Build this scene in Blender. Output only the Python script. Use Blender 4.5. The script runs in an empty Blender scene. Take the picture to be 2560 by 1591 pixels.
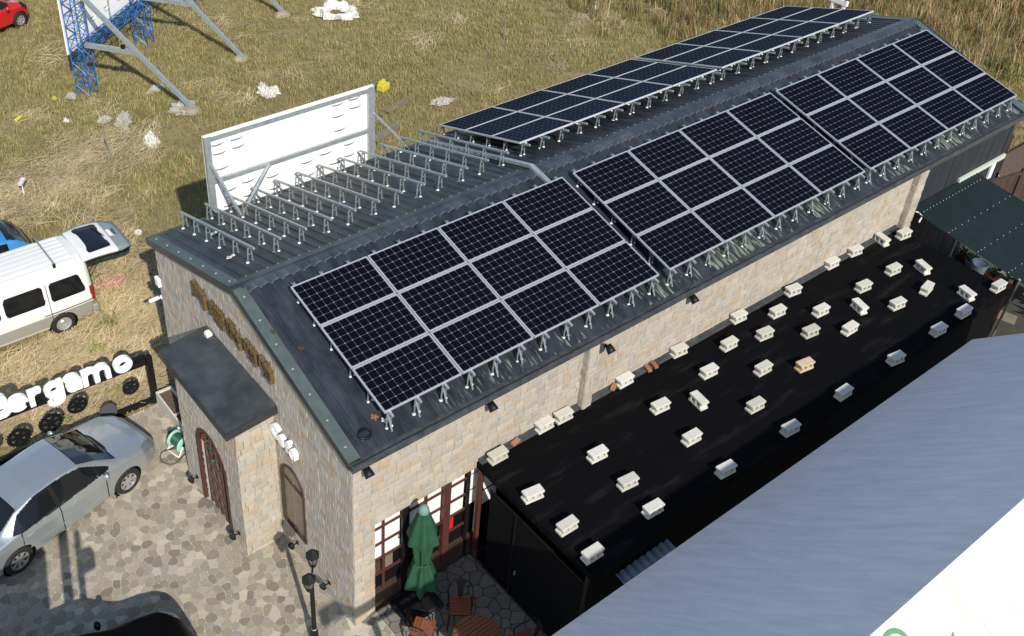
import bpy, bmesh, math, random
import numpy as np
from mathutils import Vector, Matrix, Euler, noise as mnoise
random.seed(7); RS = np.random.RandomState(11)
R = math.radians
SC = bpy.context.scene; COL = SC.collection
PI = math.pi

# ------------------------------------------------------------------ camera, sky, sun
CAM = Vector((-6.5412, -10.3248, 17.9334))
rgt = Vector((0.78731102, -0.61486453, 0.04563955)); upv = Vector((0.33236099, 0.48559133, 0.80854019)); fwd = Vector((0.51930485, 0.62140379, -0.58666839))
cd = bpy.data.cameras.new('camera'); cam = bpy.data.objects.new('camera', cd); COL.objects.link(cam)
mw = Matrix.Identity(4)
for i in range(3):
    mw[i][0] = rgt[i]; mw[i][1] = upv[i]; mw[i][2] = -fwd[i]; mw[i][3] = CAM[i]
cam.matrix_world = mw
cd.sensor_width = 36.0; cd.lens = 2660.8 / 2560 * 36; cd.shift_x = 0.0497; cd.shift_y = -0.0715
cd.clip_start = 0.1; cd.clip_end = 2000
SC.camera = cam
SUN = Vector((-0.31, -1.0, 0.815)).normalized()
world = bpy.data.worlds.new('World'); SC.world = world; world.use_nodes = True
wn = world.node_tree; wn.nodes.clear()
sky = wn.nodes.new('ShaderNodeTexSky'); sky.sky_type = 'NISHITA'; sky.sun_disc = False
sky.sun_elevation = math.asin(SUN.z); sky.sun_rotation = math.atan2(SUN.x, SUN.y)
sky.air_density = 1.0; sky.dust_density = 0.6; sky.ozone_density = 1.2
bg = wn.nodes.new('ShaderNodeBackground'); bg.inputs[1].default_value = 0.148
wo = wn.nodes.new('ShaderNodeOutputWorld')
wn.links.new(sky.outputs[0], bg.inputs[0]); wn.links.new(bg.outputs[0], wo.inputs[0])
sd = bpy.data.lights.new('sun', 'SUN'); sd.energy = 5.0; sd.angle = R(0.55); sd.color = (1.0, 0.94, 0.84)
sun = bpy.data.objects.new('sun', sd); COL.objects.link(sun)
sun.rotation_euler = (-SUN).to_track_quat('-Z', 'Y').to_euler(); sun.location = (0, -30, 40)
SC.view_settings.view_transform = 'Standard'; SC.view_settings.look = 'None'
SC.view_settings.exposure = 0.15; SC.view_settings.gamma = 1.0; SC.view_settings.use_curve_mapping = False

def px(p):                                             # where a point falls in the frame: only used to rank pieces by apparent size
    d = Vector(p) - CAM; z = d.dot(fwd)
    return (1152.7 + 2660.8 * d.dot(rgt) / z, 612.5 - 2660.8 * d.dot(upv) / z, z)
def inframe(p, m=40):
    q = px(p); return q[2] > 0 and -m < q[0] < 2560 + m and -m < q[1] < 1591 + m

# ------------------------------------------------------------------ materials
MATS = {}
def mat(name, col, rough=0.6, metal=0.0, var=None, scale=4.0, bump=0.0, bscale=30.0, stretch=None, spec=0.5, rnd=0.0, rndcols=None, rndattr=None, coat=0.0, detail=5.0, ramp=(0.35, 0.7), alpha=None, emit=None):
    if name in MATS: return MATS[name]
    m = bpy.data.materials.new(name); m.use_nodes = True; nt = m.node_tree; N = nt.nodes; L = nt.links
    b = N['Principled BSDF']
    b.inputs['Roughness'].default_value = rough; b.inputs['Metallic'].default_value = metal
    b.inputs['Specular IOR Level'].default_value = spec; b.inputs['Coat Weight'].default_value = coat
    tc = N.new('ShaderNodeTexCoord'); src = tc.outputs['Object']
    if stretch:
        mp = N.new('ShaderNodeMapping'); mp.inputs['Scale'].default_value = stretch; L.new(src, mp.inputs[0]); src = mp.outputs[0]
    out = None
    def rgb(c): return (c[0], c[1], c[2], 1)
    if rndcols:
        if rndattr:
            at = N.new('ShaderNodeAttribute'); at.attribute_type = 'GEOMETRY'; at.attribute_name = rndattr; f = at.outputs['Fac']
        else:
            oi = N.new('ShaderNodeObjectInfo'); f = oi.outputs['Random']
        cr = N.new('ShaderNodeValToRGB'); L.new(f, cr.inputs[0]); e = cr.color_ramp.elements
        cr.color_ramp.interpolation = 'LINEAR'
        while len(e) < len(rndcols): e.new(0.5)
        for i, c in enumerate(rndcols):
            e[i].position = i / (len(rndcols) - 1); e[i].color = rgb(c)
        out = cr.outputs[0]
    if var is not None:
        nz = N.new('ShaderNodeTexNoise'); nz.inputs['Scale'].default_value = scale; nz.inputs['Detail'].default_value = detail; nz.inputs['Roughness'].default_value = 0.65
        L.new(src, nz.inputs['Vector'])
        mr = N.new('ShaderNodeMapRange'); mr.inputs['From Min'].default_value = ramp[0]; mr.inputs['From Max'].default_value = ramp[1]
        L.new(nz.outputs['Fac'], mr.inputs['Value'])
        mx = N.new('ShaderNodeMix'); mx.data_type = 'RGBA'
        L.new(mr.outputs[0], mx.inputs['Factor'])
        if out is not None: L.new(out, mx.inputs['A'])
        else: mx.inputs['A'].default_value = rgb(col)
        if isinstance(var, float):
            mul = N.new('ShaderNodeMix'); mul.data_type = 'RGBA'; mul.blend_type = 'MULTIPLY'; mul.inputs['Factor'].default_value = 1
            if out is not None: L.new(out, mul.inputs['A'])
            else: mul.inputs['A'].default_value = rgb(col)
            mul.inputs['B'].default_value = (var, var, var, 1); L.new(mul.outputs['Result'], mx.inputs['B'])
        else: mx.inputs['B'].default_value = rgb(var)
        out = mx.outputs['Result']
    if out is not None: L.new(out, b.inputs['Base Color'])
    else: b.inputs['Base Color'].default_value = rgb(col)
    if bump:
        bn = N.new('ShaderNodeTexNoise'); bn.inputs['Scale'].default_value = bscale; bn.inputs['Detail'].default_value = 6; L.new(src, bn.inputs['Vector'])
        bp = N.new('ShaderNodeBump'); bp.inputs['Strength'].default_value = bump; bp.inputs['Distance'].default_value = 0.03
        L.new(bn.outputs['Fac'], bp.inputs['Height']); L.new(bp.outputs[0], b.inputs['Normal'])
    if emit: b.inputs['Emission Color'].default_value = rgb(emit[0]); b.inputs['Emission Strength'].default_value = emit[1]
    MATS[name] = m
    return m
M = mat
STONE_COLS = [(.37, .305, .23), (.40, .35, .28), (.35, .32, .28), (.42, .365, .29), (.385, .355, .315), (.44, .395, .335), (.39, .30, .21), (.40, .365, .32), (.335, .30, .255), (.42, .38, .315)]
GST = [tuple(min(.6, 1.25 * a - .15 * (.42, .375, .32)[i] + (.0, .005, .015)[i]) for i, a in enumerate(c)) for c in STONE_COLS]
FLAG_COLS = [(.25, .215, .155), (.33, .29, .22), (.20, .175, .135), (.36, .315, .24), (.27, .25, .20), (.44, .395, .305), (.175, .16, .13), (.31, .275, .205), (.28, .27, .225), (.47, .425, .335), (.34, .30, .225)]
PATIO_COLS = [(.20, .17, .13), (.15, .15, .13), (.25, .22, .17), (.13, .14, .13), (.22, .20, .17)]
m_stone = M('sandstone', (.45, .4, .33), .9, rndcols=STONE_COLS, var=.86, scale=6, bump=.5, bscale=13, spec=.2)
m_stone_g = M('gable_stone', (.45, .4, .33), .9, rndcols=GST, var=.80, scale=5, bump=.75, bscale=30, stretch=(1, 1, .2), spec=.2)
m_stone_gs = M('gable_stone_small', (.45, .4, .33), .9, rndcols=GST, rndattr='rnd', var=.80, scale=5, bump=.75, bscale=30, stretch=(1, 1, .2), spec=.2)
m_stone_s = M('sandstone_small', (.45, .4, .33), .9, rndcols=STONE_COLS, rndattr='rnd', var=.86, scale=6, bump=.5, bscale=13, spec=.2)
m_mortar = M('mortar', (.31, .265, .21), .95, var=.8, scale=10, bump=.3, spec=.2)
m_flag = M('flagstone', (.3, .26, .2), .8, rndcols=FLAG_COLS, var=.85, scale=9, bump=.12, bscale=25, spec=.3)
m_flag_s = M('flagstone_small', (.3, .26, .2), .8, rndcols=FLAG_COLS, rndattr='rnd', var=.85, scale=9, bump=.12, bscale=25, spec=.3)
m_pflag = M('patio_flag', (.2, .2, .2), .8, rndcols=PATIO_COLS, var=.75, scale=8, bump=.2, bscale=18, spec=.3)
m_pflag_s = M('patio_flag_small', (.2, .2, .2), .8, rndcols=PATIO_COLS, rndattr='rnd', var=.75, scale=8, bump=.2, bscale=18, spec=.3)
m_grout = M('grout', (.50, .455, .36), .95, var=.75, scale=3, spec=.2)
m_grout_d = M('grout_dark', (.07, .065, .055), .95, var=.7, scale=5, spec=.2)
m_roof = M('roof_metal', (.010, .0125, .018), .5, var=(.040, .048, .060), scale=1.7, ramp=(.36, .74), stretch=(2.2, .8, .8), spec=.5, bump=.05, bscale=40)
m_cap = M('ridge_metal', (.017, .022, .034), .45, var=(.050, .062, .078), scale=1.6, spec=.4)
m_capedge = M('worn_edge', (.11, .125, .14), .6, var=.6, scale=9)
m_trim = M('trim_metal', (.075, .105, .098), .5, var=.7, scale=5, spec=.4)
m_dark = M('dark_metal', (.018, .019, .021), .5, var=(.04, .04, .042), scale=6)
m_gutter = M('gutter_metal', (.030, .034, .038), .55, var=(.075, .08, .085), scale=5)
m_clad = M('metal_cladding', (.014, .0165, .022), .6, var=(.026, .029, .037), scale=2.0, stretch=(3, 3, .4))
m_proof = M('porch_roof', (.026, .030, .035), .6, var=(.060, .070, .078), scale=2.2, bump=.04)
m_galv = M('galvanised', (.42, .46, .47), .45, .55, var=.7, scale=12)
m_galv_d = M('galvanised_dull', (.32, .37, .36), .5, .5, var=.7, scale=14)
m_alu = M('aluminium', (.60, .62, .63), .4, .5)
m_cell = M('solar_cell', (.0038, .0038, .0062), .3)
m_back = M('solar_backsheet', (.20, .21, .235), .4, spec=.2)
def cell_shader(m):
    nt = m.node_tree; N = nt.nodes; L = nt.links; b = N['Principled BSDF']; b.inputs['Specular IOR Level'].default_value = 0
    g = N.new('ShaderNodeBsdfGlossy'); g.inputs['Color'].default_value = (.09, .15, .33, 1); g.inputs['Roughness'].default_value = .12
    mx = N.new('ShaderNodeMixShader'); lw_ = N.new('ShaderNodeLayerWeight'); lw_.inputs[0].default_value = .5; mr = N.new('ShaderNodeMapRange'); mr.inputs['From Min'].default_value = .35; mr.inputs['From Max'].default_value = .8; mr.inputs['To Min'].default_value = .025; mr.inputs['To Max'].default_value = .125; L.new(lw_.outputs['Facing'], mr.inputs['Value']); L.new(mr.outputs[0], mx.inputs[0])
    L.new(b.outputs[0], mx.inputs[1]); L.new(g.outputs[0], mx.inputs[2]); L.new(mx.outputs[0], N['Material Output'].inputs[0])
cell_shader(m_cell)
m_glasspan = M('panel_glass', (.01, .01, .02), .05)
m_white = M('white_paint', (.80, .80, .78), .5, var=.9, scale=3)
m_pad = M('pad_white', (.7, .7, .68), .6)
m_tarp_w = M('white_tarp', (.82, .82, .80), .5)
m_block = M('concrete_block', (.5, .48, .42), .95, rndcols=[(.56, .54, .47), (.62, .60, .54), (.50, .48, .40), (.64, .62, .57), (.46, .45, .38)], var=.82, scale=9, bump=.35, bscale=60, spec=.15)
m_block_o = M('stained_block', (.52, .36, .21), .95, var=(.56, .49, .38), scale=6, bump=.35, bscale=60, spec=.15)
m_brick = M('red_brick', (.30, .12, .07), .9, rndcols=[(.34, .15, .09), (.24, .10, .06), (.40, .20, .13)], var=.7, scale=15, bump=.3, bscale=50, spec=.2)
m_canopy = M('canopy_cloth', (.0030, .0031, .0038), .8, var=(.016, .016, .0165), scale=1.5, ramp=(.56, .80), stretch=(.45, 2.6, 1), bump=.15, bscale=3, spec=.06)
m_black = M('black_steel', (.007, .007, .0078), .5, spec=.3)
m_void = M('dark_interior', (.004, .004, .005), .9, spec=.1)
m_redwood = M('red_wood', (.085, .027, .022), .55, var=.6, scale=6, stretch=(6, 6, 1))
m_doorwood = M('door_wood', (.10, .055, .042), .6, var=.6, scale=8)
m_slat = M('slat_wood', (.22, .065, .028), .5, var=.65, scale=10, stretch=(8, 1, 1))
m_brownwood = M('brown_wood', (.06, .035, .024), .7, var=.6, scale=5)
m_blind = M('white_blind', (.72, .73, .68), .7)
m_winglass = M('brown_glass', (.085, .068, .044), .22, var=(.14, .12, .085), scale=2.2, spec=.5)
m_green = M('parasol_green', (.018, .068, .038), .85, var=.75, scale=5, spec=.2)
m_carglass = M('car_glass', (.008, .009, .011), .06, spec=.6)
m_silver = M('silver_paint', (.43, .47, .49), .33, .7, coat=.35)
m_carwhite = M('white_car_paint', (.66, .66, .635), .35, coat=.3)
m_carbeige = M('grey_car_paint', (.25, .25, .21), .35, coat=.3)
m_redcar = M('red_car_paint', (.42, .012, .016), .3, coat=.6)
m_bluecar = M('blue_car_paint', (.035, .19, .46), .35, coat=.4)
m_blackcar = M('black_car_paint', (.003, .003, .0035), .35, spec=.04)
m_tyre = M('tyre_rubber', (.012, .012, .012), .85)
m_rim = M('alloy_rim', (.55, .55, .55), .35, .7)
m_lens = M('lamp_lens', (.20, .22, .24), .08, .3, spec=.8)
m_taillight = M('tail_lens', (.25, .012, .01), .2)
m_bluesteel = M('blue_steel', (.018, .12, .36), .5, var=.7, scale=8)
m_letter = M('white_letter', (.82, .83, .80), .45)
m_bronze = M('bronze_wood', (.055, .036, .014), .7, .1, var=(.17, .11, .04), scale=16, bump=.6, bscale=30)
m_plastic = M('white_plastic', (.66, .65, .61), .5, var=.62, scale=9, bump=.8, bscale=14)
m_plastic_g = M('clear_plastic', (.36, .35, .31), .4, var=.8, scale=7)
m_yellow = M('yellow_plastic', (.58, .50, .04), .6, var=.75, scale=6)
m_canvas_shade = M('canvas_shade_lightened', (.86, .80, .77), .75, var=(.70, .66, .655), scale=2.2, stretch=(3.2, .45, .45), bump=.35, bscale=2.2, spec=.2)  # lightened copy of the canvas, for the slope in shade
m_lettergreen = M('letter_green', (.075, .24, .12), .7)
m_awning = M('green_awning', (.008, .0165, .0165), .5, var=(.012, .021, .022), scale=2, spec=.25)
m_soil = M('soil', (.06, .042, .028), .95, var=(.16, .11, .07), scale=30, bump=.6, bscale=40)
m_cream = M('cream_paint', (.58, .56, .48), .7, var=.8, scale=6)
m_hose = M('green_hose', (.008, .10, .058), .4)
m_mint = M('mint_plastic', (.30, .52, .42), .5)
m_leaf = M('leaf_green', (.045, .09, .02), .8, rndcols=[(.03, .07, .015), (.07, .12, .03), (.05, .09, .02)])
m_slab = M('concrete_slab', (.20, .175, .135), .95, var=.7, scale=5, bump=.2)
m_terra = M('terracotta', (.40, .12, .09), .8)
m_flower = M('turquoise_flower', (.12, .50, .38), .7)
m_flower2 = M('violet_flower', (.28, .20, .42), .7)
m_pink = M('pink_straw', (.42, .10, .16), .9)
m_grey = M('grey_corrugated', (.36, .39, .40), .7, var=.7, scale=6)
m_rag = M('pale_rag', (.55, .5, .45), .9)
m_red = M('red_plastic', (.45, .02, .02), .5)
m_beam = M('pale_beam', (.46, .50, .44), .6)
m_screw = M('screw_white', (.38, .40, .40), .4)

# ------------------------------------------------------------------ mesh builder
class MB:
    def __init__(s): s.v = []; s.f = []; s.mi = []; s.cur = 0
    def add(s, vs, fs):
        o = len(s.v); s.v += [tuple(v) for v in vs]
        s.f += [tuple(i + o for i in f) for f in fs]; s.mi += [s.cur] * len(fs); return s
    def box(s, x0, x1, y0, y1, z0, z1):
        return s.add([(x0, y0, z0), (x1, y0, z0), (x1, y1, z0), (x0, y1, z0), (x0, y0, z1), (x1, y0, z1), (x1, y1, z1), (x0, y1, z1)],
                     [(3, 2, 1, 0), (4, 5, 6, 7), (0, 1, 5, 4), (1, 2, 6, 5), (2, 3, 7, 6), (3, 0, 4, 7)])
    def obox(s, c, ax, h):
        c = Vector(c); A = [Vector(a).normalized() * k for a, k in zip(ax, h)]
        P = [c + A[0] * i + A[1] * j + A[2] * k for k in (-1, 1) for i, j in ((-1, -1), (1, -1), (1, 1), (-1, 1))]
        return s.add(P, [(3, 2, 1, 0), (4, 5, 6, 7), (0, 1, 5, 4), (1, 2, 6, 5), (2, 3, 7, 6), (3, 0, 4, 7)])
    def bar(s, p, q, w, h=None, up=(0, 0, 1)):
        p = Vector(p); q = Vector(q); d = (q - p); l = d.length; d = d / l; up = Vector(up)
        if abs(d.dot(up)) > .98: up = Vector((1, 0, 0))
        sx = d.cross(up).normalized(); uz = sx.cross(d)
        return s.obox((p + q) / 2, (d, sx, uz), (l / 2, w / 2, (h or w) / 2))
    def tube(s, p, q, r, n=8, r2=None, cap=True):
        p = Vector(p); q = Vector(q); d = (q - p).normalized(); up = Vector((0, 0, 1)) if abs(d.z) < .95 else Vector((1, 0, 0))
        a = d.cross(up).normalized(); b = a.cross(d); r2 = r if r2 is None else r2
        P = [p + (a * math.cos(2 * PI * i / n) + b * math.sin(2 * PI * i / n)) * r for i in range(n)] + [q + (a * math.cos(2 * PI * i / n) + b * math.sin(2 * PI * i / n)) * r2 for i in range(n)]
        F = [(i, i + n, (i + 1) % n + n, (i + 1) % n) for i in range(n)]
        if cap: F += [tuple(range(n)), tuple(range(2 * n - 1, n - 1, -1))]
        return s.add(P, F)
    def path(s, pts, r, n=6):
        for a, b in zip(pts[:-1], pts[1:]): s.tube(a, b, r, n)
        return s
    def lathe(s, prof, n=16, c=(0, 0, 0)):
        c = Vector(c); k = len(prof); P = []
        for i in range(n):
            a = 2 * PI * i / n
            P += [c + Vector((r * math.cos(a), r * math.sin(a), z)) for r, z in prof]
        F = [(i * k + j, ((i + 1) % n) * k + j, ((i + 1) % n) * k + j + 1, i * k + j + 1) for i in range(n) for j in range(k - 1)]
        return s.add(P, F)
    def prism(s, poly, f, d0, d1):                    # poly 2D, f(u,v,d)->xyz
        n = len(poly)
        P = [f(u, v, d0) for u, v in poly] + [f(u, v, d1) for u, v in poly]
        return s.add(P, [tuple(range(n))[::-1], tuple(range(n, 2 * n))] + [(i, (i + 1) % n, (i + 1) % n + n, i + n) for i in range(n)])
    def build(s, name, m=None, parent=None, smooth=False, loc=None, rnd=None):
        me = bpy.data.meshes.new(name); me.from_pydata(s.v, [], s.f)
        ms = m if isinstance(m, (list, tuple)) else [m]
        for x in ms: me.materials.append(x)
        if len(ms) > 1: me.polygons.foreach_set('material_index', s.mi)
        if rnd is not None:
            at = me.attributes.new('rnd', 'FLOAT', 'FACE'); at.data.foreach_set('value', rnd)
        bm = bmesh.new(); bm.from_mesh(me); bmesh.ops.recalc_face_normals(bm, faces=bm.faces); bm.to_mesh(me); bm.free()
        if smooth: me.polygons.foreach_set('use_smooth', [True] * len(me.polygons))
        me.update()
        return link(name, me, parent, loc)
def link(name, me, parent=None, loc=None):
    o = bpy.data.objects.new(name, me); COL.objects.link(o)
    if parent is not None: o.parent = parent
    if loc is not None: o.location = loc
    return o
def tag(o, label=None, cat=None, group=None, kind=None):
    if label: o['label'] = label
    if cat: o['category'] = cat
    if group: o['group'] = group
    if kind: o['kind'] = kind
    return o
def thing(name, label, cat, loc=(0, 0, 0), rz=0.0, group=None):
    o = bpy.data.objects.new(name, None); COL.objects.link(o); o.empty_display_size = .2
    o.location = loc; o.rotation_euler = (0, 0, rz)
    return tag(o, label, cat, group)
def copy_tree(o, parent=None):
    c = o.copy(); COL.objects.link(c); c.parent = parent
    for ch in list(o.children): copy_tree(ch, c)
    return c
def bevel_obj(o, w, seg=2):
    md = o.modifiers.new('bevel', 'BEVEL'); md.width = w; md.segments = seg; md.limit_method = 'ANGLE'; md.angle_limit = R(35)
    return o

# ------------------------------------------------------------------ field and ground
RP = 1.193 / 3.839; YM = 3.773; ZR = 5.821
def roofz(y): return ZR - RP * abs(y - YM)
def sm(a, b, x):
    t = min(max((x - a) / (b - a), 0), 1); return t * t * (3 - 2 * t)
def ground_mat():
    m = bpy.data.materials.new('field_ground'); m.use_nodes = True; nt = m.node_tree; N = nt.nodes; L = nt.links; b = N['Principled BSDF']
    b.inputs['Roughness'].default_value = .95; b.inputs['Specular IOR Level'].default_value = .1
    tc = N.new('ShaderNodeTexCoord')
    def nz(s, d=6, st=(1, 1, 1)):
        mp = N.new('ShaderNodeMapping'); mp.inputs['Scale'].default_value = st; L.new(tc.outputs['Object'], mp.inputs[0])
        n = N.new('ShaderNodeTexNoise'); n.inputs['Scale'].default_value = s; n.inputs['Detail'].default_value = d; n.inputs['Roughness'].default_value = .7; L.new(mp.outputs[0], n.inputs['Vector']); return n.outputs['Fac']
    def ramp(f, stops):
        r = N.new('ShaderNodeValToRGB'); L.new(f, r.inputs[0]); e = r.color_ramp.elements
        while len(e) < len(stops): e.new(.5)
        for i, (p, c) in enumerate(stops): e[i].position = p; e[i].color = (*c, 1)
        return r.outputs[0]
    a = ramp(nz(.35), [(.36, (.18, .165, .062)), (.5, (.25, .205, .095)), (.62, (.32, .25, .14))])
    c = ramp(nz(7, 8), [(.3, (.085, .08, .032)), (.52, (.21, .175, .082)), (.72, (.34, .27, .16))])
    mx = N.new('ShaderNodeMix'); mx.data_type = 'RGBA'; mx.inputs['Factor'].default_value = .55; L.new(a, mx.inputs['A']); L.new(c, mx.inputs['B'])
    L.new(mx.outputs['Result'], b.inputs['Base Color'])
    bp = N.new('ShaderNodeBump'); bp.inputs['Strength'].default_value = .7; bp.inputs['Distance'].default_value = .08; L.new(nz(9, 8), bp.inputs['Height']); L.new(bp.outputs[0], b.inputs['Normal'])
    return m
g = MB(); S = 400
g.add([(-S, -S, -.06), (S, -S, -.06), (S, S, -.06), (-S, S, -.06)], [(0, 1, 2, 3)])
fieldo = g.build('field', ground_mat()); tag(fieldo, kind='structure')

def blade_clump(name, n, h, spread, lean, w, mats, lie=False, seed=0):
    rr = random.Random(seed); b = MB()
    for i in range(n):
        a = rr.uniform(0, 2 * PI); r0 = spread * math.sqrt(rr.random()); x = r0 * math.cos(a); y = r0 * math.sin(a)
        d = rr.uniform(0, 2 * PI) if not lie else rr.gauss(.25, .5); hh = h * rr.uniform(.5, 1.15); ww = w * rr.uniform(.7, 1.3); b.cur = rr.randrange(len(mats))
        px_, py_ = -math.sin(d) * ww, math.cos(d) * ww
        if lie:
            z0 = rr.uniform(.01, .10); L_ = hh; cv = rr.uniform(-.5, .5)
            P = []
            for k in range(4):
                t = k / 3; dd = d + cv * t; P.append((x + math.cos(dd) * L_ * (t - .5), y + math.sin(dd) * L_ * (t - .5), z0 + .03 * math.sin(t * 3 + a) + .02 * t))
            for k in range(3):
                p, q = P[k], P[k + 1]
                b.add([(p[0] + px_, p[1] + py_, p[2]), (p[0] - px_, p[1] - py_, p[2]), (q[0] - px_ * .8, q[1] - py_ * .8, q[2]), (q[0] + px_ * .8, q[1] + py_ * .8, q[2])], [(0, 1, 2, 3)])
        else:
            le = lean * rr.uniform(.2, 1.2) * hh
            m1 = (x + math.cos(d) * le * .35, y + math.sin(d) * le * .35, hh * .6); t1 = (x + math.cos(d) * le, y + math.sin(d) * le, hh * rr.uniform(.75, 1.0))
            b.add([(x + px_, y + py_, -.02), (x - px_, y - py_, -.02), (m1[0] - px_ * .7, m1[1] - py_ * .7, m1[2]), (m1[0] + px_ * .7, m1[1] + py_ * .7, m1[2]), t1], [(0, 1, 2, 3), (3, 2, 4)])
    me = bpy.data.meshes.new(name); me.from_pydata(b.v, [], b.f)
    for m_ in mats: me.materials.append(m_)
    me.polygons.foreach_set('material_index', b.mi); me.update()
    return bpy.data.objects.new(name, me)
def gmat(name, c): return M(name, c, .9, spec=.12, rndcols=[tuple(x * .75 for x in c), c, tuple(x * 1.25 for x in c)])
G1 = gmat('blade_olive', (.275, .245, .088)); G2 = gmat('blade_dry', (.385, .305, .152)); G3 = gmat('blade_green', (.165, .195, .052)); G4 = gmat('straw_pale', (.58, .47, .29)); G5 = gmat('straw_tan', (.45, .35, .20)); G6 = gmat('reed_gold', (.26, .175, .075)); G7 = gmat('reed_olive', (.165, .15, .055)); G8 = gmat('blade_brown', (.23, .165, .088))

def scatter(name, label, cat, grid, dens, protos, smin, smax, seed, rot=(0, 6.283)):
    # grid: emitter quads with a density each; the blades are instanced on it
    vs, fs, dv = grid
    me = bpy.data.meshes.new(name); me.from_pydata(vs, [], fs); at = me.attributes.new('dens', 'FLOAT', 'FACE'); at.data.foreach_set('value', [d * dens for d in dv])
    o = link(name, me); tag(o, label, cat, kind='stuff')
    pc = bpy.data.collections.new(name + '_clumps')
    for p in protos: pc.objects.link(p)
    ng = bpy.data.node_groups.new(name + '_nodes', 'GeometryNodeTree')
    ng.interface.new_socket('Geometry', in_out='INPUT', socket_type='NodeSocketGeometry'); ng.interface.new_socket('Geometry', in_out='OUTPUT', socket_type='NodeSocketGeometry')
    N = ng.nodes; L = ng.links
    gi = N.new('NodeGroupInput'); go = N.new('NodeGroupOutput')
    dp = N.new('GeometryNodeDistributePointsOnFaces'); na = N.new('GeometryNodeInputNamedAttribute'); na.data_type = 'FLOAT'; na.inputs['Name'].default_value = 'dens'
    dp.inputs['Seed'].default_value = seed
    L.new(gi.outputs[0], dp.inputs['Mesh']); L.new(na.outputs['Attribute'], dp.inputs['Density'])
    ci = N.new('GeometryNodeCollectionInfo'); ci.inputs['Collection'].default_value = pc; ci.inputs['Separate Children'].default_value = True; ci.inputs['Reset Children'].default_value = True
    io = N.new('GeometryNodeInstanceOnPoints'); io.inputs['Pick Instance'].default_value = True
    rv = N.new('FunctionNodeRandomValue'); rv.data_type = 'FLOAT_VECTOR'; rv.inputs['Min'].default_value = (-.12, -.12, rot[0]); rv.inputs['Max'].default_value = (.12, .12, rot[1])
    rs = N.new('FunctionNodeRandomValue'); rs.data_type = 'FLOAT'
    for s_ in rs.inputs:
        if s_.type == 'VALUE' and s_.name == 'Min': s_.default_value = smin
        if s_.type == 'VALUE' and s_.name == 'Max': s_.default_value = smax
    L.new(dp.outputs['Points'], io.inputs['Points']); L.new(ci.outputs[0], io.inputs['Instance']); L.new(rv.outputs[0], io.inputs['Rotation'])
    L.new([x for x in rs.outputs if x.type == 'VALUE'][0], io.inputs['Scale'])
    L.new(io.outputs[0], go.inputs[0])
    md = o.modifiers.new('scatter', 'NODES'); md.node_group = ng
    return o
def inside_built(x, y):
    if -.25 < x < 22 and -6 < y < 7.9: return True
    if x <= 0.2 and y < 8.0 + max(0, -x - .4) * .1: return True
    if -4 < x < -.35 and 11.3 < y < 12.7: return True
    if x < 22 and y < 3: return True
    return False
def mkgrid(fn, cs=.5):
    vs = []; fs = []; dv = []
    for i in range(int(52 / cs)):
        for j in range(int(46 / cs)):
            x = -6 + i * cs; y = -8 + j * cs; c = (x + cs / 2, y + cs / 2)
            if inside_built(*c) or not inframe((*c, 0), 150): continue
            d = fn(*c)
            if d <= 0.01: continue
            k = len(vs); vs += [(x, y, 0), (x + cs, y, 0), (x + cs, y + cs, 0), (x, y + cs, 0)]; fs.append((k, k + 1, k + 2, k + 3)); dv.append(d)
    return vs, fs, dv
def nz2(x, y, s, o=0): return mnoise.noise(Vector((x * s + o, y * s - o, o * .37)))
def straw_d(x, y):
    v = nz2(x, y, .32, 3.1) + .5 * nz2(x, y, .9, 7.7)
    near = sm(16, 9.5, y) * sm(4, -.5, x)
    band = math.exp(-((y - (18.2 + .25 * (x - 1))) / 1.3) ** 2) * sm(5.5, 2, x)
    return max(0, min(1, (v - .2) * 1.8)) * .22 + near * .95 + band * .8
def tall_d(x, y):
    e = 23.6 + 1.6 * nz2(x, y, .3, 1) - .12 * (y - 15)
    t = sm(31.5, 35, x + 1.5 * nz2(x, y, .4) + .45 * (y - 6)) if y < 11 else sm(e - 1, e + 4.5, x)
    return t * (.65 + .6 * nz2(x, y, .6, 5))
def grass_d(x, y):
    return max(.12, .75 + .8 * nz2(x, y, .45, 9) - .45 * straw_d(x, y)) * (1 - .7 * max(0, tall_d(x, y)))
cl_g = [blade_clump('grass_clump_%s' % k, 26, .14, .24, .9, .0065, [G1, G2, G2, G8, G3] if k < 3 else [G3, G1, G1, G2], seed=k) for k in range(5)]
cl_s = [blade_clump('straw_clump_%s' % k, 36, .6, .42, 0, .0058, [G4, G5, G4, G2], lie=True, seed=20 + k) for k in range(4)]
cl_t = [blade_clump('reed_clump_%s' % k, 30, 1.0, .32, .5, .013, [G6, G7, G6, G5, G8] if k < 3 else [G7, G3, G7, G6], seed=40 + k) for k in range(5)]
scatter('dry_grass', 'short dry olive and brown grass covering the field', 'grass', mkgrid(grass_d), 26, cl_g, .6, 1.25, 1)
scatter('cut_straw', 'pale cut straw lying in swathes on the field', 'straw', mkgrid(straw_d), 16, cl_s, .6, 1.3, 2, (-.8, 1.0))
scatter('tall_grass', 'tall golden unmown grass along the far side of the building', 'grass', mkgrid(tall_d), 7.5, cl_t, .45, 1.15, 3)

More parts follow.
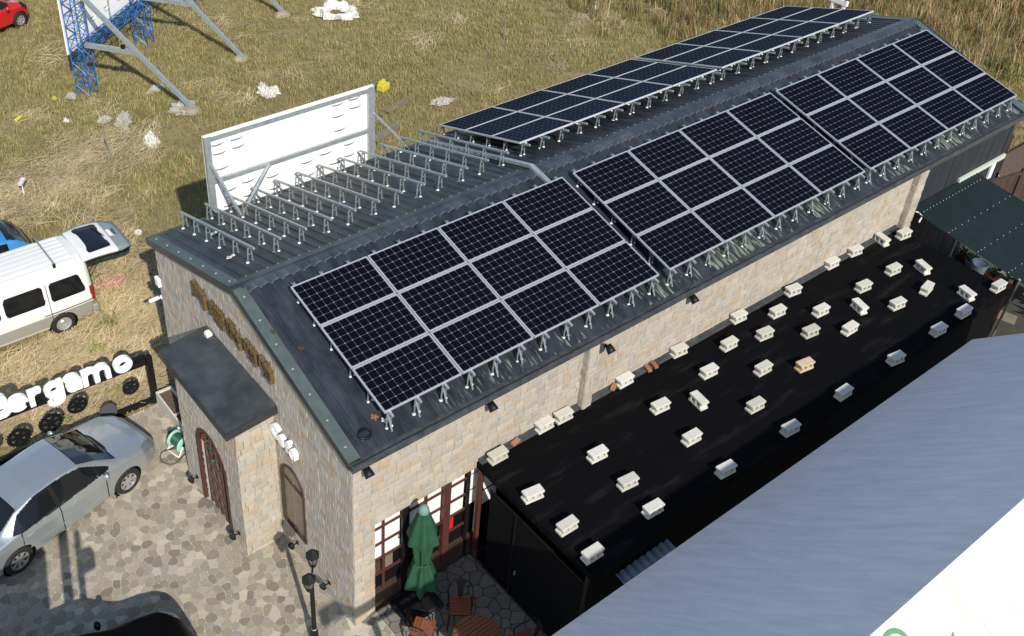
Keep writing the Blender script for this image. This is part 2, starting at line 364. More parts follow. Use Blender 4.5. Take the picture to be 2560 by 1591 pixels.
# ------------------------------------------------------------------ paving
def clip(poly, n, c):                                  # keep n.p <= c
    out = []; k = len(poly)
    for i in range(k):
        a = poly[i]; b = poly[(i + 1) % k]; da = n[0] * a[0] + n[1] * a[1] - c; db = n[0] * b[0] + n[1] * b[1] - c
        if da <= 0: out.append(a)
        if da * db < 0:
            t = da / (da - db); out.append((a[0] + (b[0] - a[0]) * t, a[1] + (b[1] - a[1]) * t))
    return out
def voronoi(x0, x1, y0, y1, s, jit, gap, rr):
    pts = {}
    ni = int((x1 - x0) / s) + 1; nj = int((y1 - y0) / (s * .87)) + 1
    for i in range(-1, ni + 1):
        for j in range(-1, nj + 1):
            if rr.random() < .06: continue
            pts.setdefault((i, j), []).append((x0 + (i + .5 * (j % 2)) * s + rr.uniform(-jit, jit) * s, y0 + j * s * .87 + rr.uniform(-jit, jit) * s))
    cells = []
    for (i, j), P in pts.items():
        for p in P:
            poly = [(p[0] - 2 * s, p[1] - 2 * s), (p[0] + 2 * s, p[1] - 2 * s), (p[0] + 2 * s, p[1] + 2 * s), (p[0] - 2 * s, p[1] + 2 * s)]
            for di in range(-2, 3):
                for dj in range(-2, 3):
                    for q in pts.get((i + di, j + dj), []):
                        if q == p: continue
                        d = (q[0] - p[0], q[1] - p[1]); l = math.hypot(*d); n = (d[0] / l, d[1] / l)
                        poly = clip(poly, n, n[0] * p[0] + n[1] * p[1] + l / 2 - gap / 2)
                        if len(poly) < 3: break
            for n, c in (((-1, 0), -x0), ((1, 0), x1), ((0, -1), -y0), ((0, 1), y1)):
                if len(poly) >= 3: poly = clip(poly, n, c)
            if len(poly) >= 3: cells.append(poly)
    return cells
def rampz(x, y): return .15 * sm(-.15, .45, x) * sm(.9, .2, y) if y < .9 else 0.0
def area(p): return abs(sum(p[i][0] * p[(i + 1) % len(p)][1] - p[(i + 1) % len(p)][0] * p[i][1] for i in range(len(p)))) / 2
def pave(parent, cells, part, m1, m2, limit, gap, zf, camrank=True):
    it = []
    for c in cells:
        if area(c) < .004: continue
        cx = sum(p[0] for p in c) / len(c); cy = sum(p[1] for p in c) / len(c)
        z = zf(cx, cy); q = px((cx, cy, z)); vis = inframe((cx, cy, z), 30)
        it.append((-(area(c) / q[2] ** 2) if vis else 1, c, cx, cy, vis))
    it.sort(key=lambda t: t[0]); big = MB(); rn = []
    for k, (s_, c, cx, cy, vis) in enumerate(it):
        b = MB() if (k < limit and vis) else big
        # drop near-duplicate corners
        cc = [p for i, p in enumerate(c) if math.dist(p, c[i - 1]) > .012]
        if len(cc) < 3: continue
        # round the corners a little
        rc = []
        for i, p in enumerate(cc):
            a = cc[i - 1]; d = cc[(i + 1) % len(cc)]
            ra = min(.018, .3 * math.dist(p, a)); rd = min(.018, .3 * math.dist(p, d)); la = math.dist(p, a); ld = math.dist(p, d)
            rc.append((p[0] + (a[0] - p[0]) * ra / la, p[1] + (a[1] - p[1]) * ra / la)); rc.append((p[0] + (d[0] - p[0]) * rd / ld, p[1] + (d[1] - p[1]) * rd / ld))
        n = len(rc); h = random.uniform(-.002, .004); tx = random.uniform(-.012, .012); ty = random.uniform(-.012, .012)
        ox, oy = (cx, cy) if b is not big else (0, 0); zc = zf(cx, cy) if b is not big else 0
        def P(p, z): return (p[0] - ox, p[1] - oy, (zf(*p) if True else 0) - zc + z + h + (p[0] - cx) * tx + (p[1] - cy) * ty)
        b.add([P(p, -.03) for p in rc] + [P(p, 0) for p in rc], [tuple(range(n, 2 * n))] + [(i, (i + 1) % n, (i + 1) % n + n, i + n) for i in range(n)])
        if b is big: rn += [random.random()] * (n + 1)
        else: b.build(part, m1, parent, loc=(cx, cy, zc))
    if big.v:
        o = big.build(part + '_rest', m2, parent, rnd=rn); o['kind'] = 'stuff'
rr = random.Random(5)
def sheet(name, x0, x1, y0, y1, zf, dz, m, step=.3):
    b = MB(); nx = max(1, int((x1 - x0) / step)); ny = max(1, int((y1 - y0) / step))
    P = [(x0 + (x1 - x0) * i / nx, y0 + (y1 - y0) * j / ny) for i in range(nx + 1) for j in range(ny + 1)]
    b.add([(x, y, zf(x, y) + dz) for x, y in P], [(i * (ny + 1) + j, (i + 1) * (ny + 1) + j, (i + 1) * (ny + 1) + j + 1, i * (ny + 1) + j + 1) for i in range(nx) for j in range(ny)])
    return b.build(name, m)
drive = sheet('driveway', -14, .46, -14, 7.72, rampz, -.0075, m_grout); tag(drive, kind='structure')
pave(drive, [c for c in voronoi(-6.2, .44, -2.2, 7.7, .178, .34, .009, rr) if not all(p[0] > 0 and p[1] > 0 for p in c)], 'flagstone', m_flag, m_flag_s, 300, .008, rampz)
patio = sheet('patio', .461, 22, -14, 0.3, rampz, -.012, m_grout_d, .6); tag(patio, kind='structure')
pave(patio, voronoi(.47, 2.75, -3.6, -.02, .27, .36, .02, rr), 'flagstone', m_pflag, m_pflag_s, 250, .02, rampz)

# ------------------------------------------------------------------ the stone building
bld = thing('stone_building', 'long stone clad building with dark ribbed metal gable roof and front porch', 'building')
def wall(name, poly, f, d0, d1, m): return MB().prism(poly, f, d0, d1).build(name, m, bld)
fg = lambda u, v, d: (d, u, v)             # gable: u=y v=z depth along x
fr = lambda u, v, d: (u, d, v)             # side wall
EZ = 4.56
gable = wall('gable_wall', [(0.02, -.3), (7.55, -.3), (7.55, EZ), (YM, 5.74), (.02, EZ)], fg, 0, .2, m_mortar)
side = wall('side_wall', [(.0, -.3), (.45, -.3), (.45, 2.67), (2.92, 2.67), (2.92, -.3), (16.6, -.3), (16.6, EZ), (.0, EZ)], fr, 0.0, .2, m_mortar)
farw = wall('far_wall', [(0.02, -.3), (21.6, -.3), (21.6, EZ), (.02, EZ)], fr, 7.35, 7.55, m_mortar)
endw = wall('end_wall', [(0.02, -.3), (7.55, -.3), (7.55, EZ), (YM, 5.74), (.02, EZ)], fg, 21.4, 21.6, m_clad)
clad = MB()
clad.box(16.9, 21.62, .03, .12, -.3, 4.56)
for k in range(12):
    x = 17.0 + k * .4; clad.box(x, x + .02, .025, .03, -.3, 4.55)
clad.build('metal_cladding', m_clad, bld)
beam = MB().box(19.2, 21.55, -.05, .015, 3.20, 3.33).build('white_beam', m_beam, bld)
MB().box(20.95, 21.15, -.04, .012, 2.7, 3.18).build('white_post', m_white, bld)
PX = -.84; PY0, PY1 = 2.66, 5.28; PH = 3.60
porch_r = MB().box(PX + .02, -.001, PY0 + .02, PY0 + .2, -.3, PH).build('porch_wall', m_mortar, bld)
porch_l = MB().box(PX + .02, -.001, PY1 - .2, PY1 - .02, -.3, PH).build('porch_wall', m_mortar, bld)
DY0, DY1, DZS = 3.32, 4.55, 1.72        # porch door opening, spring height
DR = (DY1 - DY0) / 2
pf = [(PY0 + .02, -.3), (DY0, -.3), (DY0, DZS)]
NA = 14
pf += [((DY0 + DY1) / 2 - DR * math.cos(PI * i / NA), DZS + DR * 1.05 * math.sin(PI * i / NA)) for i in range(1, NA)]
pf += [(DY1, DZS), (DY1, -.3), (PY1 - .02, -.3), (PY1 - .02, PH), (PY0 + .02, PH)]
porch_f = MB()
# front wall built as strips so that the arch stays open
ys = [PY0 + .02, DY0] + [(DY0 + DY1) / 2 - DR * math.cos(PI * i / NA) for i in range(1, NA)] + [DY1, PY1 - .02]
def archz(y):
    t = (y - (DY0 + DY1) / 2) / DR
    return DZS + DR * 1.05 * math.sqrt(max(0, 1 - t * t))
for a, b_ in zip(ys[:-1], ys[1:]):
    op = DY0 - 1e-6 <= a and b_ <= DY1 + 1e-6
    za, zb = (archz(a), archz(b_)) if op else (-.3, -.3)
    porch_f.prism([(a, za), (b_, zb), (b_, PH), (a, PH)], lambda u, v, d: (d, u, v), PX + .02, PX + .2)
porch_f = porch_f.build('porch_front', m_mortar, bld)
pil1 = MB().box(5.34, 5.58, -.16, .05, 2.3, 4.5).build('pillar', m_mortar, bld)
pil2 = MB().box(16.58, 16.94, -.16, .03, 1.0, 4.5).build('pillar', m_mortar, bld)

STONES = []                                            # (parent, poly(u,v), f, out) collected, ranked, then built
def ashlar(parent, u0, u1, v0, v1, f, sgn, clips=(), holes=(), rh=(.13, .205), sw=(.11, .27), seed=0, quoin=None):
    q = random.Random(seed); v = v0
    while v < v1 - .02:
        h = q.uniform(*rh)
        if v + h > v1 - .06: h = v1 - v
        u = u0 + q.uniform(-.15, 0)
        while u < u1:
            w = q.uniform(*sw); a, b_ = max(u, u0), min(u + w, u1); u += w
            if b_ - a < .03: continue
            og_ = parent is gable or parent is porch_f; g_ = .0042 if og_ else .0022; gv = .0006 if og_ else g_
            pl = [(a + g_, v + gv), (b_ - g_, v + gv), (b_ - g_, v + h - gv), (a + g_, v + h - gv)]
            pl = [(x + q.uniform(-.006, .006), y + q.uniform(-.006, .006) * gv / g_) for x, y in pl]
            for n, c in clips:
                if len(pl) > 2: pl = clip(pl, n, c)
            pls = [pl]
            for hl in holes:
                nx = []
                for p_ in pls:
                    if len(p_) < 3: continue
                    if hl[0] == 'rect':
                        _, ha, hb, hc, hd = hl; nx += [clip(p_, (1, 0), ha)]
                        r_ = clip(p_, (-1, 0), -hb)
                        if len(r_) > 2: nx.append(r_)
                        mid = clip(clip(p_, (-1, 0), -ha), (1, 0), hb)
                        if len(mid) > 2:
                            nx += [clip(mid, (0, 1), hc), clip(mid, (0, -1), -hd)]
                    else:
                        _, cy, cz, r_ = hl
                        mx_ = sum(p[0] for p in p_) / len(p_) - cy; my_ = sum(p[1] for p in p_) / len(p_) - cz
                        if my_ < 0: nx.append(p_); continue
                        l = math.hypot(mx_, my_) or 1
                        nx.append(clip(p_, (-mx_ / l, -my_ / l), -(r_ + (mx_ * cy + my_ * cz) / l)))
                pls = nx
            for p_ in pls:
                if len(p_) > 2 and area(p_) > .0025: STONES.append((parent, p_, f, sgn))
        v += h
def out_x(x0): return lambda u, v, d: (x0 - d, u, v)
def out_y(y0): return lambda u, v, d: (u, y0 - d, v)
sl = 1 / math.hypot(1, RP)
roofclips = [((RP * sl, sl), sl * (5.70 + RP * YM)), ((-RP * sl, sl), sl * (5.70 - RP * YM))]
# arched window of the gable: y 1.70..2.58, z .76..2.53
WY0, WY1, WZ0, WZS = 1.70, 2.52, .76, 2.10
WR = (WY1 - WY0) / 2
ashlar(gable, 0.0, 7.55, -.1, 5.75, out_x(0), 1, clips=roofclips, holes=[('rect', PY0 + .01, PY1 - .01, -1, 3.6), ('rect', WY0, WY1, WZ0, WZS), ('arc', (WY0 + WY1) / 2, WZS, WR)], seed=1, sw=(.12, .30))
ashlar(side, .0, 5.34, 2.70, 4.50, out_y(0), 1, seed=2)
ashlar(side, .0, .45, -.05, 2.70, out_y(0), 1, seed=3, sw=(.16, .30))
ashlar(side, 5.58, 16.58, 2.82, 4.50, out_y(0), 1, seed=4)
ashlar(porch_f, PY0, PY1, -.1, PH, out_x(PX + .02), 1, holes=[('rect', DY0 - .03, DY1 + .03, -1, DZS), ('arc', (DY0 + DY1) / 2, DZS, DR + .03)], seed=6)
ashlar(porch_r, PX, -.02, -.1, 3.58, out_y(PY0 + .02), 1, seed=7)
ashlar(pil1, 5.34, 5.58, 2.6, 4.48, out_y(-.16), 1, seed=8, sw=(.2, .3))
ashlar(pil1, -.16, -.0, 2.6, 4.48, lambda u, v, d: (5.34 - d, u, v), 1, seed=9, sw=(.2, .3), rh=(.15, .2))
ashlar(pil2, 16.58, 16.94, 2.4, 4.48, out_y(-.16), 1, seed=10, sw=(.2, .3))
ashlar(pil2, -.16, .0, 2.4, 4.48, lambda u, v, d: (16.58 - d, u, v), 1, seed=11, sw=(.2, .3), rh=(.15, .2))
rank = []
for s_ in STONES:
    c = s_[1]; cu = sum(p[0] for p in c) / len(c); cv = sum(p[1] for p in c) / len(c); p3 = s_[2](cu, cv, 0)
    rank.append((area(c) / px(p3)[2] ** 2 * (1 if s_[0] is not gable and s_[0] is not porch_f else .45) if inframe(p3, 0) else 0, s_, cu, cv))
rank.sort(key=lambda t: -t[0])
rest = MB(); rrn = []; restg = MB(); rrg = []
for k, (_, (par, c, f, sg), cu, cv) in enumerate(rank):
    og = par is gable or par is porch_f
    dep = random.uniform(.005, .011) if og else random.uniform(.009, .020); tu = random.uniform(-.05, .05) * (.5 if og else 1); tv = random.uniform(-.05, .05)
    n = len(c); ins = .012
    P3 = []
    for u, v in c: P3.append(f(u, v, -.004))
    for u, v in c: P3.append(f(u, v, dep * .6))
    for u, v in c:
        l = math.hypot(u - cu, v - cv) or 1; u2, v2 = u - (u - cu) / l * ins, v - (v - cv) / l * (.001 if og else ins)
        P3.append(f(u2, v2, max(.006, dep + (u2 - cu) * tu + (v2 - cv) * tv)))
    F = [(i, (i + 1) % n, (i + 1) % n + n, i + n) for i in range(n)] + [(i + n, (i + 1) % n + n, (i + 1) % n + 2 * n, i + 2 * n) for i in range(n)] + [tuple(range(2 * n, 3 * n))]
    if k < 298:
        o3 = Vector(f(cu, cv, 0)); MB().add([Vector(p) - o3 for p in P3], F).build('stone', m_stone_g if og else m_stone, par, loc=o3)
    else:
        (restg if og else rest).add(P3, F)
        if og: rrg += [random.random()] * len(F)
        else: rrn += [random.random()] * len(F)
o = rest.build('stone_cladding', m_stone_s, bld, rnd=rrn); o['kind'] = 'stuff'
o = restg.build('gable_cladding', m_stone_gs, bld, rnd=rrg); o['kind'] = 'stuff'

# roof: ribbed sheets
def roof_slope(name, y_eave, y_ridge, m):
    b = MB(); pitch = .2266; xs = []; x = -.08
    while x < 21.70:
        xs += [(x, 0), (x + .145, 0), (x + .165, .026), (x + .2066, .026)]; x += pitch
    xs.append((21.74, 0))
    top = [(x_, y_ridge, roofz(y_ridge) + h) for x_, h in xs]; n = len(xs)
    NS = 2
    P = []
    for k in range(NS + 1):
        y = y_eave + (y_ridge - y_eave) * k / NS; P += [(x_, y, roofz(y) + h) for x_, h in xs]
    F = [(k * n + i, k * n + i + 1, (k + 1) * n + i + 1, (k + 1) * n + i) for k in range(NS) for i in range(n - 1)]
    b.add(P, F)
    return b.build(name, m, bld)
def roof_right_mat():
    m = m_roof.copy(); m.name = 'roof_metal_stained'; nt = m.node_tree; N = nt.nodes; L = nt.links; b = N['Principled BSDF']
    old = b.inputs['Base Color'].links[0].from_socket
    tc = N.new('ShaderNodeTexCoord'); mp = N.new('ShaderNodeMapping'); mp.inputs['Scale'].default_value = (15, 1.8, 1.8); L.new(tc.outputs['Object'], mp.inputs[0])
    n1 = N.new('ShaderNodeTexNoise'); n1.inputs['Scale'].default_value = 1.5; n1.inputs['Detail'].default_value = 5; L.new(mp.outputs[0], n1.inputs['Vector'])
    n2 = N.new('ShaderNodeTexNoise'); n2.inputs['Scale'].default_value = .45; L.new(tc.outputs['Object'], n2.inputs['Vector'])
    sx = N.new('ShaderNodeSeparateXYZ'); L.new(tc.outputs['Object'], sx.inputs[0])
    band = N.new('ShaderNodeMapRange'); band.inputs['From Min'].default_value = .75; band.inputs['From Max'].default_value = .1; L.new(sx.outputs['Y'], band.inputs['Value'])
    xb = N.new('ShaderNodeMapRange'); xb.inputs['From Min'].default_value = 1.6; xb.inputs['From Max'].default_value = 3.2; L.new(sx.outputs['X'], xb.inputs['Value'])
    a1 = N.new('ShaderNodeMath'); a1.operation = 'MULTIPLY'; L.new(band.outputs[0], a1.inputs[0]); L.new(xb.outputs[0], a1.inputs[1])
    th = N.new('ShaderNodeMath'); th.operation = 'MULTIPLY_ADD'; L.new(n2.outputs['Fac'], th.inputs[0]); th.inputs[1].default_value = .6; th.inputs[2].default_value = -.33
    ad = N.new('ShaderNodeMath'); ad.operation = 'ADD'; L.new(n1.outputs['Fac'], ad.inputs[0]); L.new(th.outputs[0], ad.inputs[1])
    st = N.new('ShaderNodeMapRange'); st.inputs['From Min'].default_value = .54; st.inputs['From Max'].default_value = .60; L.new(ad.outputs[0], st.inputs['Value'])
    fm = N.new('ShaderNodeMath'); fm.operation = 'MULTIPLY'; L.new(st.outputs[0], fm.inputs[0]); L.new(a1.outputs[0], fm.inputs[1])
    f2 = N.new('ShaderNodeMath'); f2.operation = 'MULTIPLY'; L.new(fm.outputs[0], f2.inputs[0]); f2.inputs[1].default_value = .55
    mx = N.new('ShaderNodeMix'); mx.data_type = 'RGBA'; L.new(f2.outputs[0], mx.inputs['Factor']); L.new(old, mx.inputs['A']); mx.inputs['B'].default_value = (.30, .34, .25, 1)
    L.new(mx.outputs['Result'], b.inputs['Base Color'])
    return m
roof_slope('roof_slope', 7.66, YM, m_roof)
roof_slope('roof_slope', -.02, YM, roof_right_mat())
b = MB()                                               # ridge cap, scalloped along its right edge
xs = np.arange(-.12, 21.76, .0566)
L_, R_ = YM + .27, YM - .17
for i in range(len(xs) - 1):
    x0, x1 = xs[i], xs[i + 1]
    def dz(x): return .034 if ((x + .08) % .2266) > .145 else .012
    t0 = R_ - (.045 if ((x0 + .08) % .2266) < .03 or ((x0 + .08) % .2266) > .19 else 0); t1 = R_ - (.045 if ((x1 + .08) % .2266) < .03 or ((x1 + .08) % .2266) > .19 else 0)
    P = [(x0, L_, roofz(L_) + .03), (x1, L_, roofz(L_) + .03), (x1, YM + .03, ZR + .045), (x0, YM + .03, ZR + .045), (x1, YM - .03, ZR + .045), (x0, YM - .03, ZR + .045), (x1, t1, roofz(t1) + dz(x1) + .004), (x0, t0, roofz(t0) + dz(x0) + .004)]
    b.add(P, [(0, 1, 2, 3), (3, 2, 4, 5), (5, 4, 6, 7)])
b.build('ridge_cap', m_cap, bld)
b = MB()
for i in range(len(xs) - 1):
    pr = []
    for x in (xs[i], xs[i + 1]):
        ph = (x + .08) % .2266; t0 = R_ - (.045 if ph < .03 or ph > .19 else 0); dzz = (.034 if ph > .145 else .012) + .007
        pr += [(x, t0 + .018, roofz(t0 + .018) + dzz), (x, t0 - .004, roofz(t0) + dzz)]
    b.add(pr, [(0, 1, 3, 2)])
b.build('cap_edge', m_capedge, bld)
b = MB()
for x in np.arange(.1, 21.7, .2266):
    y = YM + .24; b.tube((x, y, roofz(y) + .03), (x, y - .002, roofz(y) + .05), .014, 6)
o = b.build('ridge_screws', m_galv, bld); o['kind'] = 'stuff'
# joints in the cap
b = MB()
for x in (3.6, 9.4, 14.8):
    b.add([(x, L_ - .01, roofz(L_) + .037), (x + .05, L_ - .01, roofz(L_) + .037), (x + .05, YM, ZR + .052), (x, YM, ZR + .052), (x + .05, R_, roofz(R_) + .045), (x, R_, roofz(R_) + .045)], [(0, 1, 2, 3), (3, 2, 4, 5)])
b.build('cap_joint', m_gutter, bld)
# gable trims (front and far end) and gutter
def gtrim(x, s, wid=.24):
    for ya, yb in ((7.68, YM), (-.06, YM)):
        b = MB(); za, zb = roofz(ya) + .045, roofz(yb) + .045
        P = [(x, ya, za), (x, yb, zb), (x + s * wid, yb, zb), (x + s * wid, ya, za), (x, ya, za - .17), (x, yb, zb - .17), (x + s * .02, ya, za - .17), (x + s * .02, yb, zb - .17)]
        b.cur = 0; b.add(P[:4], [(0, 1, 2, 3)]); b.cur = 1
        b.add([P[0], P[1], P[5], P[4], P[6], P[7]], [(0, 1, 2, 3), (3, 2, 5, 4)]); b.add([P[3], P[2], (P[2][0], P[2][1], zb - .04), (P[3][0], P[3][1], za - .04)], [(0, 1, 2, 3)])
        b.add([P[0], P[3], (P[3][0], ya, za - .06), P[6], P[4]], [(0, 1, 2, 3, 4)])
        t = b.build('gable_trim', [m_trim, m_dark], bld)
        if s > 0:
            k = 7
            for i in range(k):
                f_ = (i + .5) / k; y = ya + (yb - ya) * f_; z = roofz(y) + .045
                MB().lathe([(.026, 0), (.026, .006), (.016, .012), (.012, .02), (0, .022)], 10).build('screw', m_galv, t, loc=(x + s * .12, y, z - .002))
gtrim(-.11, 1); gtrim(21.76, -1)
b = MB(); b.box(-.1, 21.75, -.17, -.155, 4.50, 4.66).box(-.1, 21.75, -.155, .1, 4.585, 4.61).box(-.1, 21.75, -.185, -.17, 4.63, 4.66).box(-.1, -.085, -.155, -.0, 4.515, 4.65)
gut = b.build('gutter', m_gutter, bld)
MB().box(-.1, 21.7, 7.66, 7.74, 4.5, 4.62).build('gutter', m_gutter, bld)
# porch roof with fascia
b = MB(); RX0, RY0, RY1, RZ = -1.07, 2.52, 5.30, 3.80
b.prism([(RX0, 3.56), (0, 3.66), (0, 3.865), (RX0, 3.735)], lambda u, v, d: (u, d, v), RY0, RY1); proof = b.build('porch_roof', m_dark, bld)
b = MB()
for k in range(4):
    y0 = RY0 + .02 + k * (RY1 - RY0 - .04) / 4; y1 = RY0 + .02 + (k + 1) * (RY1 - RY0 - .04) / 4 - .006
    MB().prism([(RX0 + .012, 3.737), (-.002, 3.866), (-.002, 3.874 + .003 * (k % 2)), (RX0 + .012, 3.745 + .003 * (k % 2))], lambda u, v, d: (u, d, v), y0, y1).build('roof_sheet', m_proof, proof)
# porch door
door = MB().box(PX + .13, PX + .16, DY0, DY1, .0, DZS + DR).build('porch_door', m_void, bld)
b = MB()
arch = [(DY0, 0), (DY0, DZS)] + [((DY0 + DY1) / 2 - DR * math.cos(PI * i / 12), DZS + DR * 1.05 * math.sin(PI * i / 12)) for i in range(1, 12)] + [(DY1, DZS), (DY1, 0)]
for (a0, a1), (b0, b1) in zip(arch[:-1], arch[1:]): b.bar((PX + .05, a0, a1), (PX + .05, b0, b1), .09, .1, up=(1, 0, 0))
b.build('door_frame', m_redwood, door)
for i, zc in enumerate((.35, .72, 1.09, 1.46, 1.83)):
    MB().bar((PX + .09, DY0 + .3, zc), (PX + .09, DY1 - .05, zc + .0), .05, .06).build('door_rail', m_doorwood, door)
for y in (DY0 + .32, DY0 + .55, DY0 + .78, DY0 + 1.0): MB().bar((PX + .085, y, .05), (PX + .085, y, min(2.1, archz(y) - .05)), .055, .05).build('door_stile', m_doorwood, door)
for k in range(4):
    for j in range(3):
        y = DY0 + .34 + j * .23; z = .12 + k * .38
        MB().bar((PX + .075, y, z), (PX + .075, y + .2, z + .34), .04, .03, up=(1, 0, 0)).build('door_lattice', m_doorwood, door)
b = MB(); q = random.Random(3)
for k in range(60):
    z = .1 + k * .029; b.box(PX + .06, PX + .07, DY1 - .24 + q.uniform(0, .03), DY1 - .09 + q.uniform(-.04, .02), z, z + .018)
o = b.build('bead_fringe', m_cream, door); o['kind'] = 'stuff'
b = MB(); q = random.Random(12)
for k in range(90):
    a = q.uniform(0, 1); c = Vector((PX + .02 + q.uniform(-.03, .02), DY1 - .40 - .35 * a + q.uniform(-.07, .07), 2.16 - .25 * abs(a - .3) - .55 * max(0, a - .4) + q.uniform(-.09, .09))); d = Vector((-.3, q.uniform(-1, 1), q.uniform(-1, 1))).normalized() * .06; e = d.cross(Vector((1, 0, 0))).normalized() * .018; b.cur = 1 if a < .2 and q.random() < .7 else 0
    b.add([c, c + d * .5 + e, c + d, c + d * .5 - e], [(0, 1, 2, 3)])
b.build('garland', [M('garland_green', (.015, .13, .05), .6), M('garland_red', (.5, .04, .05), .6)], door)
# arched window
win = MB().prism([(WY0, WZ0), (WY1, WZ0), (WY1, WZS)] + [((WY0 + WY1) / 2 + WR * math.cos(PI * i / 16), WZS + WR * math.sin(PI * i / 16)) for i in range(1, 16)] + [(WY0, WZS)], lambda u, v, d: (d, u, v), -.006, -.003).build('arched_window', m_winglass, bld)
b = MB(); aw = [(WY0, WZ0), (WY0, WZS)] + [((WY0 + WY1) / 2 - WR * math.cos(PI * i / 16), WZS + WR * math.sin(PI * i / 16)) for i in range(1, 16)] + [(WY1, WZS), (WY1, WZ0), (WY0, WZ0)]
for p, q_ in zip(aw[:-1], aw[1:]): b.bar((-.018, *p), (-.018, *q_), .045, .04, up=(1, 0, 0))
b.build('window_frame', m_brownwood, win)
MB().bar((-.014, WY0, WZS - .02), (-.014, WY1, WZS - .02), .035, .03, up=(1, 0, 0)).build('window_bar', m_brownwood, win)
MB().bar((-.009, (WY0 + WY1) / 2, WZ0), (-.009, (WY0 + WY1) / 2, WZS + WR), .03, .01, up=(1, 0, 0)).build('window_bar', M('bar_tan', (.20, .165, .11), .6), win)
# lattice windows of the side wall
lw = MB().box(.45, 2.92, .14, .2, .0, 2.67).build('lattice_window', m_void, bld)
def pane(x0, x1, z0, z1): MB().box(x0, x1, .10, .115, z0, z1).build('window_pane', m_blind, lw)
colsx = [(.47, .66), (.71, 1.07), (1.26, 1.62), (1.68, 2.02), (2.24, 2.58), (2.68, 2.90)]
for x0, x1 in colsx:
    for z0, z1 in ((2.42, 2.66), (1.98, 2.38), (1.56, 1.93)): pane(x0, x1, z0, z1)
for x in (.685, 1.65): MB().box(x - .025, x + .025, .06, .10, .55 if x < 1 else .75, 2.67).build('window_stile', m_redwood, lw)
for x0, x1 in ((.45, 1.09), (1.24, 2.04), (2.2, 2.62)):
    for z in (2.40, 1.955, 1.535, 1.10): MB().box(x0, x1, .07, .105, z - .025, z + .025).build('window_rail', m_redwood, lw)
for x0, x1 in ((1.09, 1.24), (2.62, 2.68)): MB().box(x0, x1, .03, .10, .1, 2.67).build('window_post', m_black, lw)
MB().box(2.04, 2.20, .01, .12, .3, 2.67).build('window_post', m_redwood, lw)
MB().box(.45, 2.9, .05, .14, .12, .62).build('window_base', m_brownwood, lw)
MB().box(.5, .64, .10, .13, 1.13, 1.42).build('shelf_box', m_brownwood, lw); MB().box(.75, .92, .10, .13, 1.13, 1.45).build('shelf_box', M('tan_box', (.16, .12, .08), .8), lw)
MB().box(2.27, 2.36, .09, .12, 1.15, 1.44).build('red_ornament', m_red, lw)

# ------------------------------------------------------------------ signs on the gable
def text_mesh(ch, size, ext, off, bev=.004, space=None):
    cu = bpy.data.curves.new('t', 'FONT'); cu.body = ch; cu.size = size; cu.extrude = ext; cu.offset = off; cu.bevel_depth = bev; cu.bevel_resolution = 1; cu.resolution_u = 5; cu.align_x = 'CENTER'
    o = bpy.data.objects.new('t', cu); COL.objects.link(o)
    dg = bpy.context.evaluated_depsgraph_get(); me = bpy.data.meshes.new_from_object(o.evaluated_get(dg))
    bpy.data.objects.remove(o); bpy.data.curves.remove(cu)
    return me
def letter(parent, ch, size, ext, off, m, M4, name='letter'):
    me = text_mesh(ch, size, ext, off); me.materials.clear(); me.materials.append(m); me.transform(M4); me.name = name
    return link(name, me, parent)
cafe = thing('cafe_sign', 'white raised letters spelling Cafe above the arched window of the gable', 'sign', (-.05, 2.25, 3.0))
for ch, y, z, sz in (('C', .27, .16, .40), ('a', .03, .14, .40), ('f', -.19, .14, .38), ('e', -.37, .12, .40)):
    letter(cafe, ch, sz, .045, .018, m_letter, Matrix.Translation((-.02, y, z - .03)) @ Matrix(((0, 0, -1, 0), (-1, 0, 0, 0), (0, 1, 0, 0), (0, 0, 0, 1))))
gsign = thing('gable_lettering', 'row of five weathered bronze characters fixed high on the stone gable', 'sign', (-.05, 4.0, 4.5))
# strokes of the five characters on a unit square (x to the right = -y), too oblique to read
glyphs = [[((0, 1), (0, .1)), ((0, 1), (.9, .75)), ((.9, .78), (1, .0)), ((.15, .8), (.85, .55)), ((.15, .6), (.85, .4)), ((.12, .4), (.8, .25)), ((.3, .3), (-.05, .1)), ((.65, .2), (1, -.05))],
          [((0, 1), (0, .15)), ((.12, 1), (.12, .2)), ((.35, .9), (.35, .1)), ((.5, .92), (.5, .08)), ((.66, .9), (.66, .05)), ((.82, .88), (.82, .02)), ((1, .85), (1, .0)), ((.3, .9), (1, .85)), ((.3, .15), (1, .02))],
          [((0, 1), (.5, .95)), ((.25, 1), (.25, .5)), ((0, .8), (.6, .7)), ((.1, .55), (1, .5)), ((.3, .6), (.1, .2)), ((.5, .6), (.95, .1)), ((.2, .4), (.9, .3)), ((.0, .3), (.4, .15)), ((.6, .3), (1, -.05)), ((.8, .8), (.8, .4))],
          [((0, 1), (0, .35)), ((0, .95), (.3, .9)), ((.3, .95), (.25, .3)), ((.4, .85), (1, .75)), ((.5, .7), (.95, .6)), ((.45, .55), (.9, .45)), ((.55, .8), (.4, .1)), ((.95, .75), (1, .0)), ((.5, .3), (.9, .2)), ((.7, .6), (.65, .05))],
          [((0, 1), (.0, .4)), ((.0, .95), (.35, .85)), ((.35, .9), (.3, .35)), ((.5, .95), (.45, .2)), ((.5, .8), (1, .65)), ((.5, .6), (1, .45)), ((.6, .45), (.4, .0)), ((.75, .7), (.8, .1)), ((.95, .6), (1, .0)), ((.55, .3), (.95, .2))]]
